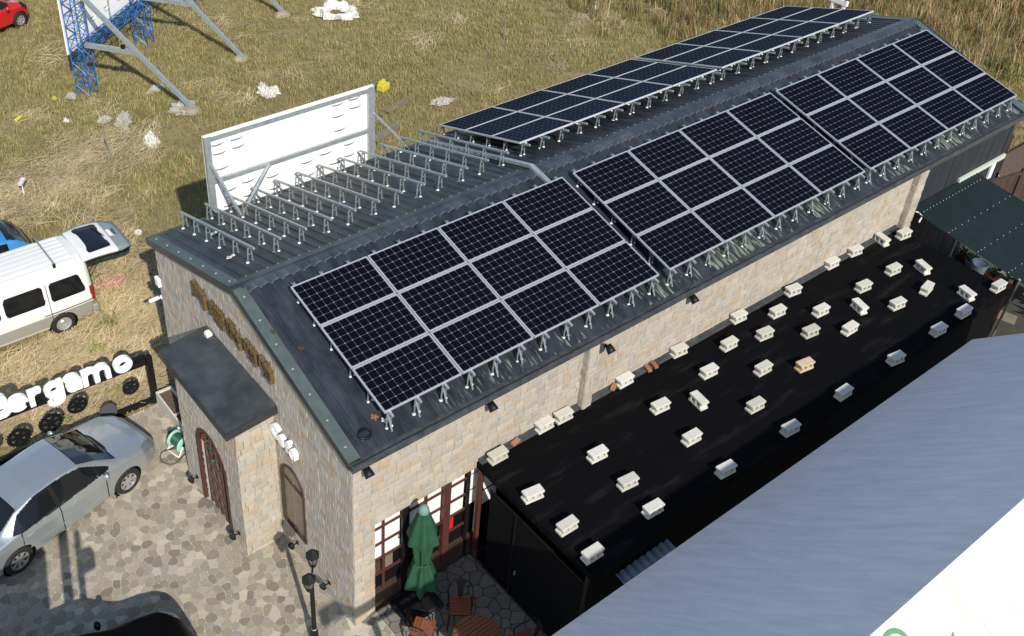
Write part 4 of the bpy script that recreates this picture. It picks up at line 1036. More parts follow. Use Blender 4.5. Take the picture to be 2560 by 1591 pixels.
# black car at the lower edge
BW = [(1.42, -.78, .34, .2, 1), (1.42, .78, .34, .2, -1), (-1.35, -.78, .34, .2, 1), (-1.35, .78, .34, .2, -1)]
def cls_black(x, y, z, side, zb, zt, wr):
    if arches(BW, x, y, z): return None
    if y > wr - .07 and z > zb + .02 and z < zt - .1 and -1.3 < x < .85: return 'glass#%d' % side
    if zt > zb + .06 and z > zt - .065 and y < wr - .035 and .35 < x < 1.15: return '*screen'
    if in_poly(x, y, [(1.86, .76), (2.10, .55), (2.17, .58), (2.06, .80), (1.9, .86)]) and z > .6: return 'light#%d' % side
    if x > 1.15 and y < .74 - max(0, x - 1.9) * .4 and z > .82: return '*hood'
    return '*body'
blk = dict(x=[-2.25, -2.15, -1.9, -1.5, -1.0, -.4, .2, .5, .9, 1.2, 1.5, 1.85, 2.08, 2.2, 2.25], zt=[.8, 1.1, 1.35, 1.58, 1.64, 1.66, 1.63, 1.55, 1.28, 1.1, 1.06, .99, .88, .72, .55],
           belt=[.7, .9, .98, 1.0, 1.0, 1.0, 1.0, 1.0, .99, .98, .96, .91, .8, .66, .5], w=[.7, .8, .88, .9, .9, .9, .9, .9, .9, .89, .88, .85, .76, .64, .5], fr=[.84, .8, .76, .74, .74, .74, .74, .75, .78, .84, .88, .88, .87, .85, .82], z0=[.4, .3, .24, .22, .22, .22, .22, .22, .22, .22, .22, .22, .24, .28, .34],
           classify=cls_black, wheels=BW, nx=150, nv=56, parts=dict(glass=('side_window', m_blackcar, 0), screen=('windscreen', m_blackcar, 0), light=('headlight', m_lens, 0), hood=('bonnet', m_blackcar, 0), body=('body', m_blackcar, 0)))
bc, _, _ = car('black_car', 'glossy black car whose bonnet shows at the lower left edge', 'car', (-4.93, 1.17, 0), R(-3), blk)
for s_ in (-1, 1):
    b = MB().lathe([(0, -.07), (.05, -.06), (.08, 0), (.05, .06), (0, .07)], 12); o = b.build('wing_mirror', m_blackcar, bc, smooth=True, loc=(.82, s_ * 1.0, 1.05)); o.scale = (.8, 1.3, 1.0); o.rotation_euler = (PI / 2, 0, 0)

# white van with its tailgate up: only its rear half is in the picture
VW = [(-1.02, -.70, .31, .19, 1), (-1.02, .70, .31, .19, -1), (1.30, -.70, .31, .19, 1), (1.30, .70, .31, .19, -1)]
vwin = [rounded([(-1.73, 1.05), (-.86, 1.05), (-.86, 1.59), (-1.60, 1.59)], .1), rounded([(-.71, 1.05), (.24, 1.05), (.24, 1.59), (-.69, 1.59)], .1), rounded([(.36, 1.07), (1.3, 1.07), (1.1, 1.5), (.36, 1.52)], .1)]
def cls_van(x, y, z, side, zb, zt, wr):
    if arches(VW, x, y, z, 1.14): return None
    for k, pl in enumerate(vwin):
        if z > 1.0 and y > .62 and in_poly(x, z, pl): return 'glass#%d' % k
    if y > .6 and abs(x + .785) < .006 and z < 1.6: return 'seam#%d' % side
    if y > .6 and .735 < z < .765 and x < -.60: return 'strip#%d' % side
    if z < .70 and y > .5: return 'sill#%d' % side if z < .36 else 'lower#%d' % side
    if x < -1.80 and y < .62: return None
    return '*body'
van = dict(x=[-1.90, -1.86, -1.78, -1.5, -1.0, 0, 1.0, 1.45, 1.75, 2.05, 2.15], zt=[1.80, 1.88, 1.93, 1.96, 1.97, 1.97, 1.95, 1.90, 1.6, 1.05, .9], belt=[1.0] * 9 + [.9, .8], w=[.72, .77, .80, .815, .82, .82, .82, .81, .79, .72, .6],
           fr=[.80, .83, .84, .85, .85, .85, .85, .84, .84, .86, .86], z0=[.36, .34, .3, .28, .27, .27, .27, .27, .27, .3, .34], crown=.06, classify=cls_van, wheels=VW, steel=True, nx=250, nv=80, it=3,
           parts=dict(glass=('side_window', m_carglass, 0), seam=('door_seam', m_void, 0), strip=('rub_strip', m_black, 0), lower=('lower_panel', m_carbeige, 0), sill=('sill', m_carwhite, 0), body=('body', m_carwhite, 0)))
VX, VY = -2.22, 12.10
vano, _, _ = car('white_van', 'white van with grey lower sides and its tailgate raised, on the dry grass', 'van', (VX, VY, 0), PI, dict(van))
# the van faces -x, so its own -x end is the rear: local frame turned by pi
gt = MB()
NXg, NYg = 10, 12
def gp(u, v):                                           # u 0..1 from hinge outward, v -1..1 across
    wd = .70 + .04 * math.sin(u * PI) - .10 * sm(.75, 1, u); x = -1.80 - 1.28 * u; z = 1.955 + .10 * math.sin(u * 2.4) * .6 - .16 * u * u
    return (x, v * wd, z - .05 * v ** 4)
for i in range(NXg):
    for j in range(NYg):
        u0, u1, v0, v1 = i / NXg, (i + 1) / NXg, -1 + 2 * j / NYg, -1 + 2 * (j + 1) / NYg
        gt.cur = 1 if u0 >= .69 else 0
        gt.add([gp(u0, v0), gp(u1, v0), gp(u1, v1), gp(u0, v1)], [(0, 1, 2, 3)])
gt_w = None
gto = gt.build('tailgate', [m_carwhite, m_carbeige if False else M('tailgate_grey', (.20, .25, .27), .35)], vano, smooth=True)
bm = bmesh.new(); bm.from_mesh(gto.data); bmesh.ops.remove_doubles(bm, verts=bm.verts, dist=.001); bmesh.ops.recalc_face_normals(bm, faces=bm.faces)
if sum(f.normal.z for f in bm.faces) < 0: bmesh.ops.reverse_faces(bm, faces=bm.faces)
bm.to_mesh(gto.data); bm.free()
sol = gto.modifiers.new('thick', 'SOLIDIFY'); sol.thickness = .09; sol.offset = -1
wb = MB(); wp = rounded([(.16, -.82), (.16, .82), (.62, .76), (.62, -.76)], .08)
wc = [(.39 + (u - .39) * t, v * t) for t in (0, .35, .7, 1) for u, v in wp]; nw = len(wp)
wb.add([(*gp(u, v)[:2], gp(u, v)[2] + .008) for u, v in wc], [(j * nw + i, j * nw + (i + 1) % nw, (j + 1) * nw + (i + 1) % nw, (j + 1) * nw + i) for j in range(3) for i in range(nw)])
MB_ = wb.build('tailgate_window', m_carglass, gto)
pl = MB(); pl.add([(gp(.72, -.22)[0], -.16, gp(.72, 0)[2] + .012), (gp(.72, .22)[0], .16, gp(.72, 0)[2] + .012), (gp(.83, .22)[0], .16, gp(.83, 0)[2] + .012), (gp(.83, -.22)[0], -.16, gp(.83, 0)[2] + .012)], [(0, 1, 2, 3)])
plate = pl.build('number_plate', m_white, gto)
me = text_mesh('355A1', .12, .002, .0); me.materials.append(m_dark); me.transform(Matrix.Translation((gp(.805, 0)[0], 0, gp(.78, 0)[2] + .013)) @ Matrix.Rotation(PI / 2, 4, 'Z')); link('plate_text', me, plate)
MB().bar((gp(.62, .1)[0], .1, gp(.62, 0)[2] + .02), (gp(.52, -.35)[0], -.35, gp(.55, 0)[2] + .03), .02).build('rear_wiper', m_black, gto)
ln_ = MB()
for i in range(8):
    for j in range(8):
        u0, u1, v0, v1 = .05 + .9 * i / 8, .05 + .9 * (i + 1) / 8, -.97 + 1.94 * j / 8, -.97 + 1.94 * (j + 1) / 8
        ln_.add([(gp(u, v)[0], gp(u, v)[1], gp(u, v)[2] - .10) for u, v in ((u0, v0), (u1, v0), (u1, v1), (u0, v1))] + [(gp(u, v)[0], gp(u, v)[1] * .96, gp(u, v)[2] - .17) for u, v in ((u0, v0), (u1, v0), (u1, v1), (u0, v1))], [(0, 1, 2, 3), (4, 5, 6, 7), (0, 1, 5, 4), (1, 2, 6, 5), (2, 3, 7, 6), (3, 0, 4, 7)])
ln_.build('tailgate_lining', m_black, gto)
MB().box(-1.79, -1.2, -.60, .60, .55, 1.80).build('load_space', m_void, vano)
for y in (-.62, .62): MB().tube((-1.80, y, 1.25), (-2.25, y * .98, 1.90), .011, 6).build('gas_strut', m_black, vano)
bevel_obj(MB().box(-1.96, -1.80, -.79, .79, .30, .54).build('bumper', m_carbeige, vano), .05, 3)
for y in (-.71, .71): MB().box(-1.885, -1.80, y - .07, y + .07, .72, 1.12).build('tail_light', m_taillight, vano)
MB().bar((-1.12, -.66, 2.045), (-1.12, .66, 2.055), .035, .03).build('roof_bar', m_galv_d, vano)
for y in (-.64, .64): MB().bar((-1.12, y, 1.93), (-1.12, y, 2.05), .05, .06).build('bar_foot', m_black, vano)
for k in range(7):
    y = -.54 + k * .18; MB().box(-1.6, 1.3, y - .03, y + .03, 1.945 - .06 * (y / .7) ** 2, 1.972 - .045 * (y / .7) ** 2).build('roof_rib', m_carwhite, vano)
MB().box(-1.30, -1.28, .70, .82, .08, .34).build('mud_flap', m_black, vano)

# blue and red car behind the van, red car in the far corner
SW2 = [(1.2, -.72, .3, .19, 1), (1.2, .72, .3, .19, -1), (-1.15, -.72, .3, .19, 1), (-1.15, .72, .3, .19, -1)]
hat = dict(x=[-1.86, -1.82, -1.7, -1.4, -1.0, -.4, .2, .5, .9, 1.25, 1.5, 1.75, 1.85], zt=[.8, 1.0, 1.2, 1.43, 1.5, 1.52, 1.50, 1.40, 1.15, .98, .92, .75, .55], belt=[.7, .82, .9, .95, .95, .95, .94, .93, .91, .88, .82, .68, .5], w=[.66, .74, .8, .82, .83, .83, .83, .83, .82, .81, .78, .66, .5],
           fr=[.84, .80, .76, .74, .73, .73, .73, .73, .76, .82, .86, .86, .84], z0=[.36, .3, .25, .22, .22, .22, .22, .22, .22, .22, .22, .25, .3], wheels=SW2, nx=150, nv=52, spokes=8)
def cls_blue(x, y, z, side, zb, zt, wr):
    if arches(SW2, x, y, z): return None
    if -1.74 < x < -1.22 and zt > 1.1 and z > zt - .09 and y < wr - .05: return '*rear'
    if y > wr - .06 and z > .97 and z < zt - .11 and -1.2 < x < .75: return 'glass#%d' % side
    if zt > zb + .06 and z > zt - .065 and y < wr - .035 and .38 < x < 1.2: return '*screen'
    if z < 1.03 - .1 * max(0, x + 1.2): return '*lower'
    return '*body'
def cls_red(x, y, z, side, zb, zt, wr):
    if arches(SW2, x, y, z): return None
    if y > wr - .06 and z > .96 and z < zt - .11 and -1.2 < x < .85: return 'glass#%d' % side
    if zt > zb + .06 and z > zt - .065 and y < wr - .035 and .38 < x < 1.2: return '*screen'
    if in_poly(x, y, [(1.35, .70), (1.60, .46), (1.76, .5), (1.62, .74), (1.4, .79)]) and z > .6: return 'light#%d' % side
    if z < .30: return '*sill'
    return '*body'
car('blue_car', 'blue car with red lower body, its rear showing behind the white van', 'car', (-2.70, 14.50, 0), PI, dict(hat, classify=cls_blue, parts=dict(rear=('rear_window', m_carglass, 0), glass=('side_window', m_carglass, 0), screen=('windscreen', m_carglass, 0), lower=('lower_body', m_redcar, 0), body=('body', m_bluecar, 0))))
rh = R(22)
rpos = Vector((4.14, 29.38, 0)) - Matrix.Rotation(rh, 3, 'Z') @ Vector((1.2, -.78, 0))
rc, _, _ = car('red_car', 'red hatchback at the far left corner of the field', 'car', rpos, rh, dict(hat, classify=cls_red, parts=dict(glass=('side_window', m_carglass, 0), screen=('windscreen', m_carglass, 0), light=('headlight', m_black, 0), sill=('sill', m_black, 0), body=('body', m_redcar, 0))))
b = MB().lathe([(0, -.07), (.05, -.06), (.08, 0), (.05, .06), (0, .07)], 12); o = b.build('wing_mirror', m_redcar, rc, smooth=True, loc=(.62, -.95, .98)); o.scale = (.8, 1.3, 1.0); o.rotation_euler = (PI / 2, 0, 0)

# ------------------------------------------------------------------ lattice billboard
TA = Vector((4.16, 23.0, 0)); TU = Vector((.7825, .6227, 0)); TN = Vector((.6227, -.7825, 0)); Zv = Vector((0, 0, 1))
bb = thing('lattice_billboard', 'back of a tall billboard held by blue lattice towers and galvanised braces', 'billboard', TA)
def lattice(b, base, u, v, h, su, sv, step, r=.018, axis=Zv):
    cor = [base + u * (a * su / 2) + v * (c * sv / 2) for a, c in ((-1, -1), (1, -1), (1, 1), (-1, 1))]
    for c in cor: b.tube(c, c + axis * h, r, 5)
    n = int(h / step)
    for k in range(n):
        z0, z1 = k * step, (k + 1) * step
        for i in range(4):
            p, q = cor[i], cor[(i + 1) % 4]
            if k % 2 == 0: b.tube(p + axis * z0, q + axis * z1, r * .7, 4)
            else: b.tube(q + axis * z0, p + axis * z1, r * .7, 4)
            b.tube(p + axis * z1, q + axis * z1, r * .6, 4)
for k in range(3):
    b = MB(); lattice(b, TU * (4.19 * k), TU, TN, 6.4, .50, .50, .42, .022); b.build('lattice_tower', m_bluesteel, bb)
for k in range(2):
    b = MB(); lattice(b, TU * (4.19 * k + .25) + TN * .02 + Zv * 1.62, TN, Zv, 3.69, .30, .34, .40, .018, axis=TU); b.build('lattice_beam', m_bluesteel, bb)
P0 = -TN * .30
b = MB(); b.bar(P0 + TU * -.34 + Zv * 4.0, P0 + TU * 9.2 + Zv * 4.0, .03, 4.9); b.build('sign_board', m_tarp_w, bb)
q = random.Random(4)
b = MB()
for k in range(4):
    b.bar(P0 + TU * (.9 + k * 1.6) + TN * .05 + Zv * 1.6, P0 + TU * (.9 + k * 1.6) + TN * .05 + Zv * 6.4, .05, .04, up=TN)
b.build('board_stud', m_galv, bb)
m_slit = M('slit_shade', (.16, .15, .13), .9)
def flap(parent, c, u, n, w, m):
    b = MB(); N_ = 8
    top = [c + u * (w * math.cos(PI * i / N_)) + Zv * (-.42 * w * math.sin(PI * i / N_)) for i in range(N_ + 1)]
    out = [p + n * (.02 + .09 * w * math.sin(PI * i / N_) * 2) + Zv * (-.05 * math.sin(PI * i / N_)) for i, p in enumerate(top)]
    b.add(top + out, [(i, i + 1, i + N_ + 2, i + N_ + 1) for i in range(N_)])
    b.build('wind_flap', m, parent)
    d = MB(); lo = [c + u * (w * .98 * math.cos(PI * i / N_)) + Zv * (-.42 * w * math.sin(PI * i / N_) + .012 + .035 * math.sin(PI * i / N_)) + n * .003 for i in range(N_ + 1)]
    d.add([p + n * .003 for p in top] + lo, [(i, i + 1, i + N_ + 2, i + N_ + 1) for i in range(N_)])
    return d.build('wind_slit', m_slit, parent)
for i in range(9):
    for j in range(5):
        flap(bb, P0 + TN * .018 + TU * (.55 + i * .9 + .1 * (j % 2)) + Zv * (2.2 + j * .8), TU, TN, .17, m_tarp_w)
for k in range(3):
    f0 = TU * (4.19 * k) + TN * 3.96; top = TU * (4.19 * k) + TN * .25 + Zv * 3.72
    MB().bar(f0, top, .13, .13).build('brace', m_galv, bb)
    MB().bar(TU * (4.19 * k) + TN * .2 + Zv * 1.85, TU * (4.19 * k) + TN * 2.06 + Zv * 1.86, .12, .16).build('brace_strut', m_galv, bb)
    o = MB().lathe([(0, .10), (.20, .09), (.30, .03), (.36, -.05)], 9).build('footing', M('footing', (.33, .28, .22), .95, var=.7, scale=6, bump=.4), bb); o.location = f0 - TN * .1; o.scale = (1, .8, 1)
MB().obox(TN * 1.6 + Zv * 1.98, (TN, TU, Zv), (.06, .05, .09)).build('strut_tie', m_black, bb)

# white sign board behind the roof
wbz = 7.85
ws = thing('white_signboard', 'white sign board in a galvanised frame standing behind the left roof eave', 'billboard', (1.5, wbz, 0))
b = MB().box(-.02, 4.26, .03, .06, 4.40, 6.46); b.build('board', m_tarp_w, ws)
b = MB()
b.box(-.02, .12, -.05, .03, 3.2, 6.48).build('frame_post', m_galv, ws); MB().box(4.10, 4.27, -.05, .03, 0.0, 6.48).build('frame_post', m_galv, ws); MB().box(-.02, .1, -.05, .03, 0.0, 3.2).build('frame_post', m_galv, ws)
MB().box(.12, 4.10, -.045, .03, 6.36, 6.46).build('frame_rail', m_galv, ws); MB().box(.12, 4.10, -.045, .03, 5.30, 5.40).build('frame_rail', m_galv, ws)
MB().box(-.02, 4.27, -.03, .07, 6.46, 6.485).build('frame_cap', m_white, ws)
for (u, z) in ((.30, 6.22), (.75, 6.22), (.33, 6.0), (.78, 6.02), (3.3, 6.28), (3.75, 6.30), (3.3, 5.98), (3.78, 6.08), (.35, 5.62), (3.35, 5.62), (.5, 5.02), (.95, 5.08), (1.55, 5.0), (2.45, 5.05), (2.95, 5.12), (3.6, 5.16), (3.6, 4.85), (.45, 4.62), (.95, 4.72), (1.6, 4.66), (2.5, 4.7), (3.2, 4.78)):
    flap(ws, Vector((u, -.0 + .028, z)), Vector((1, 0, 0)), Vector((0, -1, 0)), .15 + .04 * ((u * 7) % 1), m_tarp_w)
def rp(x, y): return (x - 1.5, y - wbz, roofz(y) + .03)
MB().bar((.06, -.06, 5.85), rp(1.82, 7.1), .055).build('brace', m_galv, ws); MB().bar((1.45, -.05, 5.35), rp(1.84, 7.08), .06).build('brace', m_galv, ws); MB().bar((4.24, -.05, 5.8), rp(6.6, 7.55), .05).build('brace', m_galv, ws)

# ------------------------------------------------------------------ Bergamo sign with its gears
bs = thing('bergamo_sign', 'black steel frame sign with white letters spelling Bergamo and round black gears', 'sign', (-.44, 7.81, 0), R(-2))
MB().box(-.07, .07, -.06, .06, 0, 1.42).build('frame_post', m_black, bs); MB().box(-.07, .07, -.06, .06, 0, 1.42).build('frame_post', m_black, bs, loc=(-5.2, 0, 0))
MB().box(-5.13, -.07, -.05, .05, 0.02, .14).build('frame_rail', m_black, bs); MB().box(-5.13, -.07, .0, .06, 1.18, 1.30).build('frame_rail', m_black, bs); MB().box(-5.13, -.07, .0, .06, 1.42, 1.48).build('frame_rail', m_black, bs)
MB().box(-.42, -.1, -.07, .07, 1.30, 1.40).build('lamp_box', m_black, bs)
def arc(cx, cy, r, a0, a1, n=18): return [(cx + r * math.cos(R(a0 + (a1 - a0) * k / n)), cy + r * math.sin(R(a0 + (a1 - a0) * k / n))) for k in range(n + 1)]
GL = {'o': [arc(.2, .2, .145, 0, 360, 30)],
      'e': [arc(.2, .2, .145, -8, 318, 28), [(.075, .19), (.33, .19)]],
      'r': [[(.055, 0), (.055, .40)], arc(.19, .215, .135, 180, 62, 10)],
      'g': [arc(.19, .205, .14, 0, 360, 28), [(.33, .40), (.33, .0)], arc(.19, -.01, .14, 0, -150, 16)],
      'a': [arc(.165, .125, .085, 0, 360, 22), [(.295, 0), (.295, .25)], arc(.165, .245, .13, 0, 155, 14)],
      'm': [[(.055, 0), (.055, .40)], arc(.175, .235, .12, 180, 0, 14) + [(.295, 0)], arc(.415, .235, .12, 180, 0, 14) + [(.535, 0)]],
      'B': [[(.06, 0), (.06, .58)], [(.06, .53)] + arc(.22, .425, .105, 90, -90, 14) + [(.06, .32)], [(.06, .30)] + arc(.235, .17, .125, 90, -90, 14) + [(.06, .045)]]}
def ribbon(b, pts, w, d0, d1):
    closed = math.dist(pts[0], pts[-1]) < 1e-6; n = len(pts); L_ = []; R2 = []
    for k, p in enumerate(pts):
        a = pts[k - 1] if k else (pts[-2] if closed else p); c = pts[k + 1] if k < n - 1 else (pts[1] if closed else p)
        t = Vector((c[0] - a[0], c[1] - a[1])).normalized(); L_.append((p[0] - t.y * w / 2, p[1] + t.x * w / 2)); R2.append((p[0] + t.y * w / 2, p[1] - t.x * w / 2))
    P = []
    for d in (d0, d1): P += [(x, d, z) for x, z in L_] + [(x, d, z) for x, z in R2]
    F = []
    for k in range(n - 1): F += [(k, k + 1, n + k + 1, n + k), (2 * n + k, 2 * n + k + 1, 3 * n + k + 1, 3 * n + k), (k, k + 1, 2 * n + k + 1, 2 * n + k), (n + k, n + k + 1, 3 * n + k + 1, 3 * n + k)]
    if not closed: F += [(0, n, 3 * n, 2 * n), (n - 1, 2 * n - 1, 4 * n - 1, 3 * n - 1)]
    b.add(P, F)
for ch, x, z, wd in (('B', -3.30, 1.36, .36), ('e', -2.90, 1.36, .40), ('r', -2.53, 1.345, .28), ('g', -2.14, 1.345, .38), ('a', -1.73, 1.335, .35), ('m', -1.22, 1.325, .58), ('o', -.61, 1.32, .40)):
    b = MB()
    for k, st in enumerate(GL[ch]): ribbon(b, [((u - wd / 2) * 1.06, v * 1.06) for u, v in st], .112, -.13 - .003 * k, -.01 + .002 * k)
    b.build('letter', m_letter, bs, loc=(x, 0, z))
MB().box(-4.4, -.07, .005, .07, 1.305, 1.42).build('back_shadow_rail', m_black, bs)  # black strip thickens the rail to stand for the shadow behind the letters
def gear(x, z, r, y, kind, m, tilt=0):
    b = MB(); nt_ = 22
    prof = []
    for k in range(nt_ * 4):
        a = 2 * PI * k / (nt_ * 4); rr_ = r * (1.0 if k % 4 in (0, 1) else .90); prof.append((rr_ * math.cos(a), rr_ * math.sin(a)))
    f = lambda u, v, d: (u, d, v)
    n = len(prof)
    if kind == 'solid': b.prism(prof, f, -.03, .03)
    else:
        ri = r * .68
        inn = [(ri * math.cos(2 * PI * k / n), ri * math.sin(2 * PI * k / n)) for k in range(n)]
        P = [f(*p, -.02) for p in prof] + [f(*p, -.02) for p in inn] + [f(*p, .02) for p in prof] + [f(*p, .02) for p in inn]
        for k in range(n):
            j = (k + 1) % n
            b.add([P[k], P[j], P[n + j], P[n + k]], [(0, 1, 2, 3)]); b.add([P[2 * n + k], P[2 * n + j], P[3 * n + j], P[3 * n + k]], [(0, 1, 2, 3)])
            b.add([P[k], P[j], P[2 * n + j], P[2 * n + k]], [(0, 1, 2, 3)]); b.add([P[n + k], P[n + j], P[3 * n + j], P[3 * n + k]], [(0, 1, 2, 3)])
        for k in range(6):
            a = PI * k / 3; b.bar((r * .12 * math.cos(a), 0, r * .12 * math.sin(a)), (ri * 1.02 * math.cos(a), 0, ri * 1.02 * math.sin(a)), .03 + .12 * r, .03, up=(0, 1, 0))
        b.tube((0, -.03, 0), (0, .03, 0), r * .3, 14)
        b.v = b.v
    o = b.build('gear', m, bs, loc=(x, y, z)); o.rotation_euler = (tilt, 0, 0); return o
gear(-.50, .70, .20, 0, 'open', m_black); gear(-1.72, .80, .23, 0, 'open', m_black); gear(-2.35, .62, .27, -.02, 'open', m_black); gear(-3.05, .55, .26, 0, 'open', m_black); gear(-1.12, .36, .20, -.10, 'solid', M('grey_gear', (.045, .05, .055), .6), -.35); gear(-3.7, .62, .25, 0, 'open', m_black)
t = thing('flower_pot', 'turquoise and violet artificial flowers beneath the Bergamo sign', 'flowers', (-3.22, 7.66, 0))
MB().lathe([(0, 0), (.10, 0), (.14, .2), (.12, .2), (.0, .17)], 12).build('pot', M('teal_pot', (.03, .22, .17), .5), t)
b = MB(); q = random.Random(8)
for k in range(46):
    a = q.uniform(0, 2 * PI); r0 = q.uniform(0, .2); c = Vector((r0 * math.cos(a), r0 * math.sin(a), .24 + q.uniform(0, .14))); b.cur = 1 if c.x > .06 and c.y > -.02 else 0
    for j in range(5):
        d = 2 * PI * j / 5; b.add([c, c + Vector((.035 * math.cos(d), .035 * math.sin(d), .012)), c + Vector((.045 * math.cos(d + .5), .045 * math.sin(d + .5), .0)), c + Vector((.035 * math.cos(d + 1), .035 * math.sin(d + 1), .012))], [(0, 1, 2, 3)])
b.build('blossoms', [m_flower, m_flower2], t)

# planter, hose reel
t = thing('planter_box', 'cream planter box of bare soil between the Bergamo sign and the porch', 'planter', (-.24, 7.0, 0))
b = MB(); b.box(-.20, -.16, -.72, .72, 0, .36).box(.15, .19, -.72, .72, 0, .36).box(-.16, .15, -.72, -.68, 0, .36).box(-.16, .15, .68, .72, 0, .36).box(-.16, .15, -.2, -.17, .3, .35); b.build('box', m_cream, t)
b = MB()
for i in range(6):
    for j in range(22):
        x0 = -.16 + i * .0517; y0 = -.68 + j * .0618
        def hz(x, y): return .30 + .02 * mnoise.noise(Vector((x * 18, y * 18, 3)))
        b.add([(x0, y0, hz(x0, y0)), (x0 + .0517, y0, hz(x0 + .0517, y0)), (x0 + .0517, y0 + .0618, hz(x0 + .0517, y0 + .0618)), (x0, y0 + .0618, hz(x0, y0 + .0618))], [(0, 1, 2, 3)])
o = b.build('soil', m_soil, t); o['kind'] = 'stuff'
t = thing('hose_reel', 'green garden hose wound on a pale reel standing by the porch', 'hose reel', (-.64, 6.12, 0), .25)
for y in (-.16, .16): MB().lathe([(.05, -.012), (.19, -.012), (.20, 0), (.19, .012), (.05, .012)], 22).build('side_disc', m_mint, t, smooth=True).matrix_local = Matrix.Translation((0, y, .24)) @ Matrix.Rotation(PI / 2, 4, 'X')
b = MB()
for k in range(6): b.lathe([(.14 + .012 * math.cos(a), .018 * math.sin(a)) for a in np.linspace(0, 2 * PI, 7)], 20, c=(0, 0, -.11 + k * .044))
b.build('wound_hose', m_hose, t, smooth=True).matrix_local = Matrix.Translation((0, 0, .24)) @ Matrix.Rotation(PI / 2, 4, 'X')
MB().path([(-.20, -.19, .0), (-.2, .19, 0), (.16, .19, .0)], .014).path([(.16, .19, 0), (.16, .19, .42), (.16, -.19, .42), (.16, -.19, .0)], .014).path([(-.2, -.19, 0), (0, -.17, .24)], .014).path([(-.2, .19, 0), (0, .17, .24)], .014).build('stand', m_white, t)
MB().path([(-.12, -.1, .18)] + [(-.30 - .22 * math.sin(a), -.05 + .25 * math.cos(a), .02) for a in np.linspace(0, 2.9, 12)] + [(-.1, -.3, .1)], .011).build('loose_hose', M('hose_dark', (.05, .06, .045), .6), t)
MB().box(-.05, .05, -.2, -.17, .2, .28).box(-.1, .0, .17, .2, .36, .46).build('crank', m_black, t)

# ------------------------------------------------------------------ lamp post, parasol, furniture
lp = thing('lamp_post', 'black garden lamp post with two lanterns before the arched window', 'street lamp', (-.80, .16, 0))
MB().lathe([(.0, 0), (.10, 0), (.10, .05), (.075, .09), (.07, .42), (.058, .46), (.045, .5), (.040, 1.95), (.028, 2.0), (.0, 2.02)], 14).build('pole', m_black, lp, smooth=True)
MB().tube((-.16, -.20, 1.98), (.16, .20, 1.98), .018, 8).build('crossarm', m_black, lp)
MB().lathe([(.05, .46), (.058, .48), (.05, .5)], 14).build('collar', m_galv, lp)
for k, s_ in enumerate((-1, 1)):
    b = MB(); c = (s_ * .16, s_ * .20, 1.98)
    ln = MB().lathe([(0, -.02), (.045, -.02), (.07, .05), (.065, .07)], 6, c=c).lathe([(.0, .48), (.02, .45), (.075, .39), (.135, .31), (.135, .29), (.12, .29)], 6, c=c).build('lantern', m_black, lp); ln.scale = (1, 1, 1)
    MB().lathe([(.055, .07), (.112, .29)], 6, c=c).build('lantern_glass', M('lantern_glass', (.06, .065, .07), .08, spec=.8), ln)
    b = MB()
    for i in range(6):
        a = 2 * PI * i / 6; b.tube((c[0] + .066 * math.cos(a), c[1] + .066 * math.sin(a), c[2] + .07), (c[0] + .115 * math.cos(a), c[1] + .115 * math.sin(a), c[2] + .295), .008, 4)
    b.build('lantern_bars', m_black, ln)

pz = .15
um = thing('green_parasol', 'closed green patio parasol with grey cap on a black base', 'parasol', (1.19, -.46, pz))
bo = MB().box(-.43, .43, -.33, .33, .0, .11).build('base', m_black, um); bevel_obj(bo, .09, 3); bo.location = (-.03, .08, 0); bo.rotation_euler = (0, 0, 0)
MB().tube((0, 0, .1), (0, 0, 2.9), .022, 10).build('pole', m_black, um)
def fold(name, rings, lobes, m):
    b = MB(); n = lobes * 6; k = len(rings)
    for (r, z, amp, ph) in rings:
        for i in range(n):
            a = 2 * PI * i / n; pl_ = 1 - 2 * abs(math.sin((lobes * a + ph) / 2)) ** 1.4; irr = .35 * mnoise.noise(Vector((math.cos(a) * 1.7, math.sin(a) * 1.7, z * 1.1))); rr_ = r * (1 + amp * 1.25 * pl_ + amp * irr); b.v.append((rr_ * math.cos(a), rr_ * math.sin(a), z + .10 * amp * math.cos(a * 2 + ph)))
    for j in range(k - 1):
        for i in range(n): b.f.append((j * n + i, j * n + (i + 1) % n, (j + 1) * n + (i + 1) % n, (j + 1) * n + i)); b.mi.append(0)
    return b.build(name, m, um, smooth=True)
fold('upper_canopy', [(.05, 2.92, .0, 0), (.10, 2.80, .1, 0), (.175, 2.52, .10, 0), (.26, 2.22, .12, .1), (.285, 2.10, .12, .1), (.28, 2.06, .12, .1)], 6, m_green)
fold('lower_canopy', [(.17, 2.4, .2, .3), (.185, 2.1, .22, .4), (.16, 1.8, .28, .5), (.145, 1.6, .25, .6), (.13, 1.42, .2, .8)], 6, m_green)
fold('canopy_hem', [(.145, 1.44, .25, .8), (.19, 1.24, .2, .9), (.235, 1.05, .2, 1.0), (.265, .90, .2, 1.1), (.27, .76, .22, 1.1)], 6, m_green)
MB().lathe([(.145, 1.39), (.165, 1.42), (.145, 1.45)], 16).build('tie_strap', m_green, um)
MB().lathe([(.0, 2.98), (.05, 2.97), (.095, 2.90), (.105, 2.82), (.09, 2.80)], 14).build('cap', M('parasol_cap', (.13, .22, .20), .7), um, smooth=True)

